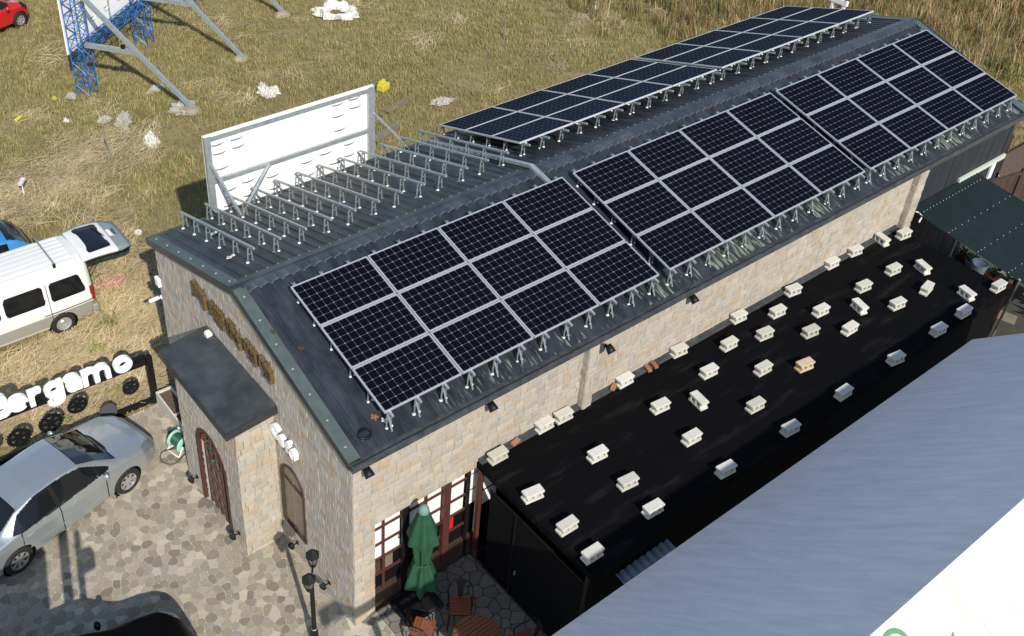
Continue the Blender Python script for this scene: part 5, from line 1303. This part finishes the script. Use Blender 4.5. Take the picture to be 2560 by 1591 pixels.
def chair(label, loc, rz):
    t = thing('patio_chair', label, 'chair', loc, rz, 'slatted patio chairs round the table')
    for k in range(7): MB().box(-.20, .20, -.20 + k * .058, -.20 + k * .058 + .048, .455, .475).build('seat_slat', m_slat, t)
    MB().bar((-.2, -.2, .445), (.2, -.2, .445), .02).bar((-.2, .2, .445), (.2, .2, .445), .02).bar((-.2, -.2, .445), (-.2, .2, .445), .02).bar((.2, -.2, .445), (.2, .2, .445), .02).build('seat_frame', m_black, t)
    for x, y in ((-.2, -.2), (.2, -.2), (-.2, .2), (.2, .2)): MB().tube((x, y, .45), (x * 1.15, y * 1.2, 0), .022, 8, r2=.014).build('leg', m_black, t)
    hoop = [(-.22, -.12, .62), (-.235, .05, .66)] + [(-.235 * math.cos(a), .20 + .09 * math.sin(a), .68 + .19 * math.sin(a)) for a in np.linspace(0, PI, 13)] + [(.235, .05, .66), (.22, -.12, .62)]
    MB().path([(-.2, -.12, .46)] + hoop + [(.2, -.12, .46)], .012, 7).build('back_hoop', m_black, t)
    MB().add([(-.045, .19, .46), (.045, .19, .46), (.06, .25, .70), (.12, .29, .86), (-.12, .29, .86), (-.06, .25, .70)], [(0, 1, 2, 5), (5, 2, 3, 4)]).build('back_splat', m_black, t)
    return t
chair('black steel chair with slatted seat between the parasol base and table', (1.63, -1.12, pz), R(-38))
chair('black steel chair with slatted seat in front of the parasol base', (.78, -1.10, pz), R(38))
chair('black steel chair right of the table, only its hoop showing', (2.12, -2.42, pz), R(-105))
tb = thing('round_table', 'round patio table with reddish wooden slats', 'table', (1.36, -1.95, pz))
for k in range(11):
    y = -.40 + k * .0765; h = math.sqrt(max(0, .43 ** 2 - (y + .033) ** 2)); MB().box(-h, h, y, y + .062, .70, .722).build('table_slat', m_slat, tb)
MB().lathe([(.42, .68), (.445, .69), (.445, .72), (.43, .724), (.42, .70)], 36).build('rim', m_slat, tb); MB().tube((0, 0, .02), (0, 0, .69), .035, 10).build('column', m_black, tb); MB().lathe([(0, .05), (.25, .02), (.25, 0)], 20).build('foot', m_black, tb)
for k in range(2): MB().bar((-.38, -.15 + .3 * k, .688), (.38, -.15 + .3 * k, .688), .03, .02).build('cross_batten', m_black, tb)

# ------------------------------------------------------------------ the foreground gable roof
gr = thing('white_gable_roof', 'large white canvas gable roof in the foreground, its near slope in blue shade', 'roof', (0, 0, 0))
ER = Vector((0, -3.78, 3.2)); GM = .95; RYt, RZt = -7.69, 3.2 + .95 * 3.91
XA, XB = -.95, 13.55
NXr, NYr = 48, 16
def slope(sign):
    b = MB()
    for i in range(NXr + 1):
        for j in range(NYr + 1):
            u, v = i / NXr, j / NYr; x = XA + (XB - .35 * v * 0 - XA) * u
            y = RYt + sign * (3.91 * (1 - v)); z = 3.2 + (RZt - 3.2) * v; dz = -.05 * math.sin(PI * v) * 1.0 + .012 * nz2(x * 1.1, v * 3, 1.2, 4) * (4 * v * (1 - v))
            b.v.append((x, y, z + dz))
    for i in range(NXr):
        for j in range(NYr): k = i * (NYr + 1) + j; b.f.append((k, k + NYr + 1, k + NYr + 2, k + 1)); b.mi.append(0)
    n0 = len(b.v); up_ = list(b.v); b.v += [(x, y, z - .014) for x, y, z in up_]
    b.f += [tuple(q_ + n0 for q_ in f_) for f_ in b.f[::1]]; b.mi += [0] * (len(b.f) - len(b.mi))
    o = b.build('canvas_slope', m_canvas_shade if sign > 0 else M('canvas_sun_darkened', (.50, .49, .475), .7, var=(.42, .415, .40), scale=1.6, stretch=(3.5, .4, .4), ramp=(.5, .75), spec=.2), gr, smooth=True)  # same canvas on both slopes, painted lighter in shade and darker in sun
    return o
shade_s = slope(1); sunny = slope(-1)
q = random.Random(21); b = MB()
for k in range(26):
    x = q.uniform(1.5, 12.5); v = q.uniform(.06, .8); L = q.uniform(.3, 1.6)
    for i in range(8):
        P = []
        for xx in (x + L * i / 8, x + L * (i + 1) / 8):
            vv = v + .012 * math.sin(xx * 3 + k) + .05 * (xx - x); y = RYt + 3.91 * (1 - vv); z = 3.2 + (RZt - 3.2) * vv - .05 * math.sin(PI * vv) + .012 * nz2(xx * 1.1, vv * 3, 1.2, 4) * (4 * vv * (1 - vv)); P.append(Vector((xx, y, z)))
        b.tube(P[0] + Vector((0, 0, .001)), P[1] + Vector((0, 0, .001)), .007, 5, cap=False)
o = b.build('creases', M('canvas_crease', (.80, .82, .80), .8), shade_s); o['kind'] = 'stuff'
MB().bar((XA - 2.05, RYt, RZt - .20), (XB - .1, RYt, RZt - .20), .12, .24).build('ridge_beam', m_galv_d, gr)
for x in (XA + .1, 4.0, 9.0, XB - .1):
    for y in (-3.9, -11.45): MB().box(x - .05, x + .05, y - .05, y + .05, 0, 3.22).build('post', m_galv_d, gr)
MB().bar((XA, -3.84, 3.13), (XB, -3.84, 3.13), .06, .06).build('eave_rail', m_galv_d, gr)
# green lettering painted on the sunny slope
def on_sunny(u, d):                                     # u along the ridge, d down the slope
    k = 1 / math.hypot(1, GM); v = 1 - d * k / 3.91
    return Vector((u, RYt - d * k, RZt - d * k * GM - .05 * math.sin(PI * v) + .012 * nz2(u * 1.1, v * 3, 1.2, 4) * (4 * v * (1 - v)) + .012))
def stroke(pts, w):
    b = MB(); n = len(pts); P = []
    for i, (u, d) in enumerate(pts):
        a = pts[max(0, i - 1)]; c = pts[min(n - 1, i + 1)]; t_ = Vector((c[0] - a[0], c[1] - a[1])).normalized(); nn_ = Vector((-t_.y, t_.x)); wi = w[i] if isinstance(w, list) else w
        P += [on_sunny(u + nn_.x * wi / 2, d + nn_.y * wi / 2), on_sunny(u - nn_.x * wi / 2, d - nn_.y * wi / 2)]
    b.add(P, [(2 * i, 2 * i + 1, 2 * i + 3, 2 * i + 2) for i in range(n - 1)])
    return b.build('painted_letter', m_lettergreen, sunny)
stroke([(2.63 + .265 * math.sin(a), .40 - .265 * math.cos(a)) for a in np.linspace(-2.2, 2.4, 26)], .062)
stroke([(3.652, .679), (3.616, .718), (3.55, .79), (3.42, .93), (3.28, 1.10)], [.012, .05, .07, .075, .08])

# piece of corrugated sheet showing below its eave
t = thing('corrugated_sheet', 'small grey corrugated sheet below the foreground roof eave', 'sheet', (3.35, -3.2, 2.42))
b = MB(); n = 48
for j in (0, 1):
    for i in range(n + 1):
        x = 1.32 * i / n; b.v.append((x, -.75 * j, .028 * math.cos(2 * PI * i / 6) - .10 * j))
for i in range(n): b.f.append((i, i + 1, i + n + 2, i + n + 1)); b.mi.append(0)
o = b.build('sheet', m_grey, t, smooth=True); o.modifiers.new('t', 'SOLIDIFY').thickness = .01
MB().bar((.05, -.4, -.1), (1.3, -.4, -.1), .04).build('batten', m_galv_d, t); MB().box(.1, .14, -.45, -.41, -2.3, -.1).build('post', m_galv_d, t); MB().box(1.2, 1.24, -.45, -.41, -2.3, -.1).build('post', m_galv_d, t)

# ------------------------------------------------------------------ gate guessed from its shadow, unseen: put in to shade the silver car
gt_ = thing('unseen_shade_gate', 'unseen gate guessed from its shadow, solid pier and slim posts left of the driveway', 'gate', (-5.7, -1.0, 0))
MB().box(-3.2, -.33, -.25, .0, 0, 5.2).build('pier_wall', m_cream, gt_)
MB().box(.03, .18, -.1, .05, 0, 5.3).build('post', m_black, gt_); MB().box(.34, .44, -.06, .04, 0, 5.1).build('post', m_black, gt_)
MB().box(.40, .66, -.12, .1, 4.30, 4.62).build('lantern_box', m_black, gt_)

# ------------------------------------------------------------------ right hand yard
aw_ = thing('green_awning', 'dark green corrugated awning beyond the canopy with rows of pale screws', 'awning', (16.95, 0, 3.22))
b = MB(); xs = np.linspace(0, 3.15, 127); AL = -5.2
for y, z in ((-.01, 0), (AL, -.62)):
    for x in xs: b.v.append((x, y, z + .012 * math.cos(2 * PI * x / .15)))
n = len(xs)
for i in range(n - 1): b.f.append((i, i + 1, i + n + 1, i + n)); b.mi.append(0)
sh = b.build('corrugated_sheet', m_awning, aw_, smooth=True)
def screwat(x, y): MB().lathe([(0, .016), (.010, .014), (.013, .0)], 6).build('screw', m_screw, sh, loc=(x, y, y * .62 / 5.2 + .012))
for r_, y in enumerate((-.28, -1.12, -1.95, -2.8, -3.6, -4.4)):
    xl = [i * .15 + .075 for i in range(20)] if r_ == 0 else [.075, .225] + [.375 + .3 * k for k in range(9)] + [3.0]
    for x in xl: screwat(x, y)
for y in (-.4, -2.6, -5.0): MB().bar((.02, y, y * .62 / 5.2 - .05), (3.13, y, y * .62 / 5.2 - .05), .05, .06).build('purlin', m_black, aw_)
for x, y in ((.1, -5.05), (3.05, -5.05), (3.05, -.2)): MB().box(x - .04, x + .04, y - .04, y + .04, -3.2, y * .62 / 5.2 - .06).build('post', m_galv_d, aw_)
t = thing('white_pipe', 'bent white pipe at the corner of the green awning beside the stone pillar', 'pipe', (16.9, -.2, 3.0)); MB().path([(0, .1, .2), (.16, .0, .18), (.12, -.16, .15), (-.05, -.2, .12)], .018, 8).build('pipe', m_white, t); MB().tube((-.05, -.2, .13), (-.05, -.2, .07), .022, 8).build('outlet', m_white, t)
t = thing('timber_screen', 'dark brown timber screen panel standing beyond the green awning', 'fence', (22.0, .3, 0), R(-12))
for k in range(9): MB().box(.0 + k * .3, .285 + k * .3, -.02, .02, .1, 2.05).build('board', m_brownwood, t)
for x in (-.05, 1.35, 2.75): MB().box(x - .05, x + .05, -.08, -.02, 0, 2.25).build('post', m_brownwood, t)
MB().box(-.1, 2.8, -.1, .0, 2.06, 2.14).build('rail', m_brownwood, t)
t = thing('timber_posts', 'brown timber post and beam frame at the far right corner of the building', 'frame', (24.2, 1.0, 0), R(25))
for x, y in ((0, 0), (0, 1.6), (1.6, 0), (1.6, 1.6)): MB().box(x - .08, x + .08, y - .08, y + .08, 0, 2.6).build('post', m_brownwood, t)
for y in (0, 1.6): MB().bar((-.4, y, 2.3), (2.0, y, 2.3), .1, .14).build('beam', m_brownwood, t)
for z in (.5, 1.2): MB().bar((0, 0, z), (0, 1.6, z), .05, .12).bar((0, 0, z), (1.6, 0, z), .05, .12).build('rail', m_brownwood, t)
t = thing('corner_post', 'slim grey and brown post at the outer far corner of the canopy', 'post', (18.2, -2.68, 0))
MB().tube((0, 0, 0), (-1.3, -.45, 2.95), .03, 8).build('pipe', m_galv_d, t); MB().bar((-.1, .1, 0), (-1.4, -.32, 2.85), .10, .1).build('timber', m_redwood, t)
t = thing('bucket', 'white bucket among the plants under the green awning', 'bucket', (20.35, -.95, 0)); MB().lathe([(0, 0.02), (.17, .02), (.22, .62), (.235, .62), (.235, .58)], 18).build('tub', m_white, t); MB().lathe([(.19, .60), (.0, .5)], 18).build('inside', m_pad, t)
def potted(x, y, s_, label, m_pot, seed, h=.35):
    t = thing('potted_plant', label, 'plant', (x, y, 0)); q = random.Random(seed)
    MB().lathe([(0, 0), (.11 * s_, 0), (.16 * s_, .26 * s_), (.13 * s_, .26 * s_), (0, .22 * s_)], 12).build('pot', m_pot, t)
    b = MB()
    for k in range(26):
        a = q.uniform(0, 2 * PI); L = h * q.uniform(.4, 1); d = Vector((math.cos(a), math.sin(a), q.uniform(.3, 1.4))).normalized(); sd_ = d.cross(Vector((0, 0, 1))).normalized() * .03 * (1 + L)
        c = Vector((0, 0, .24 * s_)); p = c + d * L * .6; e = c + d * L - Vector((0, 0, .05)); b.add([c, p + sd_, e, p - sd_], [(0, 1, 2, 3)])
    b.build('leaves', m_leaf, t)
potted(20.9, -.25, 1.0, 'leafy plant in an orange pot left of the white bucket', m_terra, 1); potted(20.75, -.55, 1.1, 'pale potted plant touching the white bucket', m_cream, 2); potted(20.55, -1.30, 1.4, 'large terracotta pot with shoots right of the white bucket', m_terra, 3)
potted(20.9, -1.75, .8, 'small green plant near the paving beyond the terracotta pot', m_dark, 4, .5); potted(20.4, -2.75, 1.0, 'bushy plant at the right edge beside the stepping slabs', m_dark, 5, .7); potted(20.1, -3.3, 1.0, 'dark leafy shrub at the right edge of the yard', m_dark, 6, .8)
for k, (x, y, rz, w_, l_) in enumerate(((19.35, -2.45, .3, .42, .5), (19.55, -1.95, .2, .35, .4), (21.3, -1.45, .2, .6, .6), (17.6, -2.3, .4, .8, .6))):
    b = MB().box(-w_ / 2, w_ / 2, -l_ / 2, l_ / 2, 0, .05); o = bevel_obj(b.build('stepping_slab', m_slab), .01); o.location = (x, y, .12); o.rotation_euler = (0, 0, rz)
    tag(o, ['grey stepping slab by the corner post of the canopy', 'smaller stepping slab tucked beside the corner post', 'broad concrete slab beyond the terracotta pot', 'concrete slab under the outer canopy corner beside the roof tip'][k], 'slab', 'concrete slabs in the yard')
t = thing('timber_pallet', 'dark slatted timber pallet lying under the right end of the awning', 'pallet', (22.0, -2.0, .12), .4)
for k in range(5): MB().box(-.5, .5, -.4 + k * .18, -.28 + k * .18, .08, .11).build('board', m_brownwood, t)
MB().box(-.5, -.4, -.4, .44, 0, .08).build('runner', m_brownwood, t); MB().box(.4, .5, -.4, .44, 0, .08).build('runner', m_brownwood, t)
yard = MB().add([(16.5, -6, .135), (30, -6, .135), (30, 2.2, .135), (16.5, 2.2, .135)], [(0, 1, 2, 3)]).build('yard_soil', m_soil); tag(yard, kind='structure')

# ------------------------------------------------------------------ litter, stakes and tufts on the field
def crumple(name, label, cat, x, y, sx, sy, h, m, seed, ring=False, group=None):
    b = MB(); q = random.Random(seed); n, k = 40, 12
    for i in range(n):
        a = 2 * PI * i / n
        for j in range(k):
            t_ = j / (k - 1)
            if ring: rr_ = .45 + .55 * t_; z = h * math.sin(PI * t_)
            else: rr_ = t_; z = h * (1 - t_ ** 2)
            nn_ = mnoise.noise(Vector((math.cos(a) * rr_ * 2.3 + seed, math.sin(a) * rr_ * 2.3, seed * .7))); n2_ = mnoise.noise(Vector((math.cos(a) * rr_ * 6 + seed, math.sin(a) * rr_ * 6, seed)))
            n3_ = mnoise.noise(Vector((math.cos(a) * rr_ * 13 + seed, math.sin(a) * rr_ * 13, seed * 2))); rr2 = rr_ * (1 + .40 * nn_ + .25 * n2_ + .08 * n3_)
            b.v.append((sx * rr2 * math.cos(a), sy * rr2 * math.sin(a), .02 + max(0, z * (1 + .9 * nn_ + 1.1 * n2_ + .7 * n3_))))
    for i in range(n):
        for j in range(k - 1): b.f.append((i * k + j, ((i + 1) % n) * k + j, ((i + 1) % n) * k + j + 1, i * k + j + 1)); b.mi.append(0)
    o = b.build(name, m); o.location = (x, y, 0); o.rotation_euler = (0, 0, q.uniform(0, 3)); return tag(o, label, cat, group)
LG = 'plastic litter on the field'
crumple('plastic_heap', 'large ring shaped heap of crumpled white plastic in the upper field', 'litter', 14.94, 24.08, .70, .95, .20, m_plastic, 3, True, LG)
crumple('plastic_bag', 'white plastic bag on the grass beyond the white sign board', 'litter', 9.28, 19.62, .48, .3, .26, m_plastic, 5, group=LG)
crumple('plastic_bag', 'translucent plastic sheet among the straw below the lattice tower', 'litter', 4.35, 20.5, .42, .26, .2, m_plastic_g, 7, group=LG)
crumple('plastic_bag', 'small translucent scrap left of the plastic sheet in the straw', 'litter', 3.85, 20.9, .3, .2, .1, m_plastic_g, 8, group=LG)
crumple('plastic_bag', 'flattened grey scrap just below the plastic sheet in the straw', 'litter', 4.15, 19.95, .22, .16, .08, m_plastic_g, 9, group=LG)
crumple('plastic_bag', 'crumpled white bag beside the thin metal stake', 'litter', 4.52, 18.72, .42, .26, .24, m_plastic, 11, group=LG)
crumple('plastic_bag', 'grey plastic sheet at the foot of the nearest galvanised brace', 'litter', 6.35, 20.3, .55, .4, .12, m_plastic_g, 13, group=LG)
crumple('plastic_bag', 'dull white sheet on the grass near the far roof panels', 'litter', 14.0, 15.75, .5, .22, .14, m_plastic_g, 15, group=LG)
crumple('plastic_scrap', 'small white scrap on the straw by the raised tailgate', 'litter', 2.06, 14.32, .13, .11, .07, m_plastic, 17, group=LG)
crumple('plastic_scrap', 'white lump by the bamboo stake at the edge of the tall grass', 'litter', 24.5, 18.8, .24, .18, .18, m_plastic, 18, group=LG)
crumple('plastic_scrap', 'pale scrap at the foot of the blue lattice tower', 'litter', 3.55, 23.0, .2, .16, .12, m_plastic_g, 19, group=LG)
crumple('plastic_scrap', 'pale scrap under the lattice billboard between tower and brace', 'litter', 6.2, 22.0, .4, .22, .08, m_plastic_g, 21, group=LG)
crumple('plastic_scrap', 'white scrap at the top edge of the field', 'litter', 23.0, 23.5, .3, .15, .12, m_plastic, 22, group=LG)
crumple('plastic_scrap', 'small white scrap left of the straw swathe', 'litter', 2.8, 21.5, .1, .1, .08, m_plastic, 24, group=LG)
crumple('plastic_scrap', 'tiny yellow scrap left of the lattice tower foot', 'litter', 3.05, 23.2, .1, .08, .08, m_yellow, 25, group=LG)
t = thing('yellow_bottle', 'squashed yellow bottle in the straw at the left', 'bottle', (1.57, 22.41, .05), .6); MB().tube((-.16, 0, .05), (.1, 0, .05), .06, 8).build('body', m_yellow, t); MB().tube((.1, 0, .05), (.18, 0, .05), .025, 8).build('cap', m_yellow, t)
t = thing('yellow_crate', 'bright yellow container lying behind the white sign board', 'container', (12.81, 17.64, 0), .35)
bo = MB().box(-.21, .21, -.15, .15, .02, .27).build('body', m_yellow, t); bevel_obj(bo, .03); MB().box(-.1, .21, .06, .15, .27, .33).build('handle', m_yellow, t)
t = thing('white_mallet', 'white mallet shaped stick standing in the grass at the left', 'stick', (.12, 17.85, 0), .5); MB().tube((0, 0, 0), (.1, .12, .42), .02, 6).build('shaft', m_plastic, t); MB().bar((-.02, .08, .43), (.26, .18, .47), .12, .07).build('head', m_plastic, t)
for (x, y, h, dx, m_, lb) in ((3.1, 18.55, .95, -.12, m_galv_d, 'thin metal stake beside the crumpled white bag'), (19.28, 18.66, .9, .02, m_slab, 'short wooden stake in the middle of the field'), (24.1, 17.8, 1.4, .12, M('bamboo', (.42, .36, .2), .7), 'tall bamboo stake at the edge of the tall grass')):
    t = thing('stake', lb, 'stake', (x, y, 0), 0, 'stakes in the field'); MB().tube((0, 0, -.05), (dx, .02, h), .022, 7).build('shaft', m_, t)
for k, (x, y, rz, l_, lb) in enumerate(((11.2, 15.1, .32, 1.5, 'weathered grey board behind the white sign board'), (12.6, 16.4, .25, 1.4, 'brown cardboard sheet beyond the weathered board'))):
    o = MB().box(-l_ / 2, l_ / 2, -.16, .16, .02, .05).build('loose_board', m_slab if k == 0 else M('cardboard', (.22, .16, .10), .9, var=.7, scale=3)); o.location = (x, y, .02); o.rotation_euler = (0, .02, rz); tag(o, lb, 'board')
for k, (x, y, s_, n_, lb) in enumerate(((-.18, 10.97, .5, 40, 'green grass tuft beside the rear wheel of the van'), (-.86, 10.14, .42, 34, 'upright green tuft between van and Bergamo sign'), (-.45, 9.75, .3, 20, 'small green tuft left of the porch roof'), (-2.6, 9.2, .28, 16, 'low green tuft behind the letter r of the sign'), (.25, 12.9, .35, 22, 'green tuft between tailgate and building'), (33.5, 5.2, .9, 60, 'bright green tuft beyond the far gable end'), (-.95, 8.45, .26, 26, 'green tuft under the letter o of the Bergamo sign'), (-1.7, 8.6, .25, 22, 'green tuft under the letter a of the Bergamo sign'), (-2.35, 8.3, .25, 22, 'green tuft beneath the letter g near the large gear'))):
    me = blade_clump('tuft', n_, s_, s_ * .45, .8, .014, [G3, G1], seed=60 + k).data
    o = link('grass_tuft', me); o.location = (x, y, 0); tag(o, lb, 'grass tuft', 'green tufts in the dry field')
me = blade_clump('pink', 300, .22, .42, 0, .006, [m_pink, m_pink, G4], lie=True, seed=77).data
o = link('pink_straw', me); o.location = (.48, 12.55, .02); o.scale = (1, .7, 1); tag(o, 'patch of pink sprayed straw behind the open van', 'straw', kind='stuff')
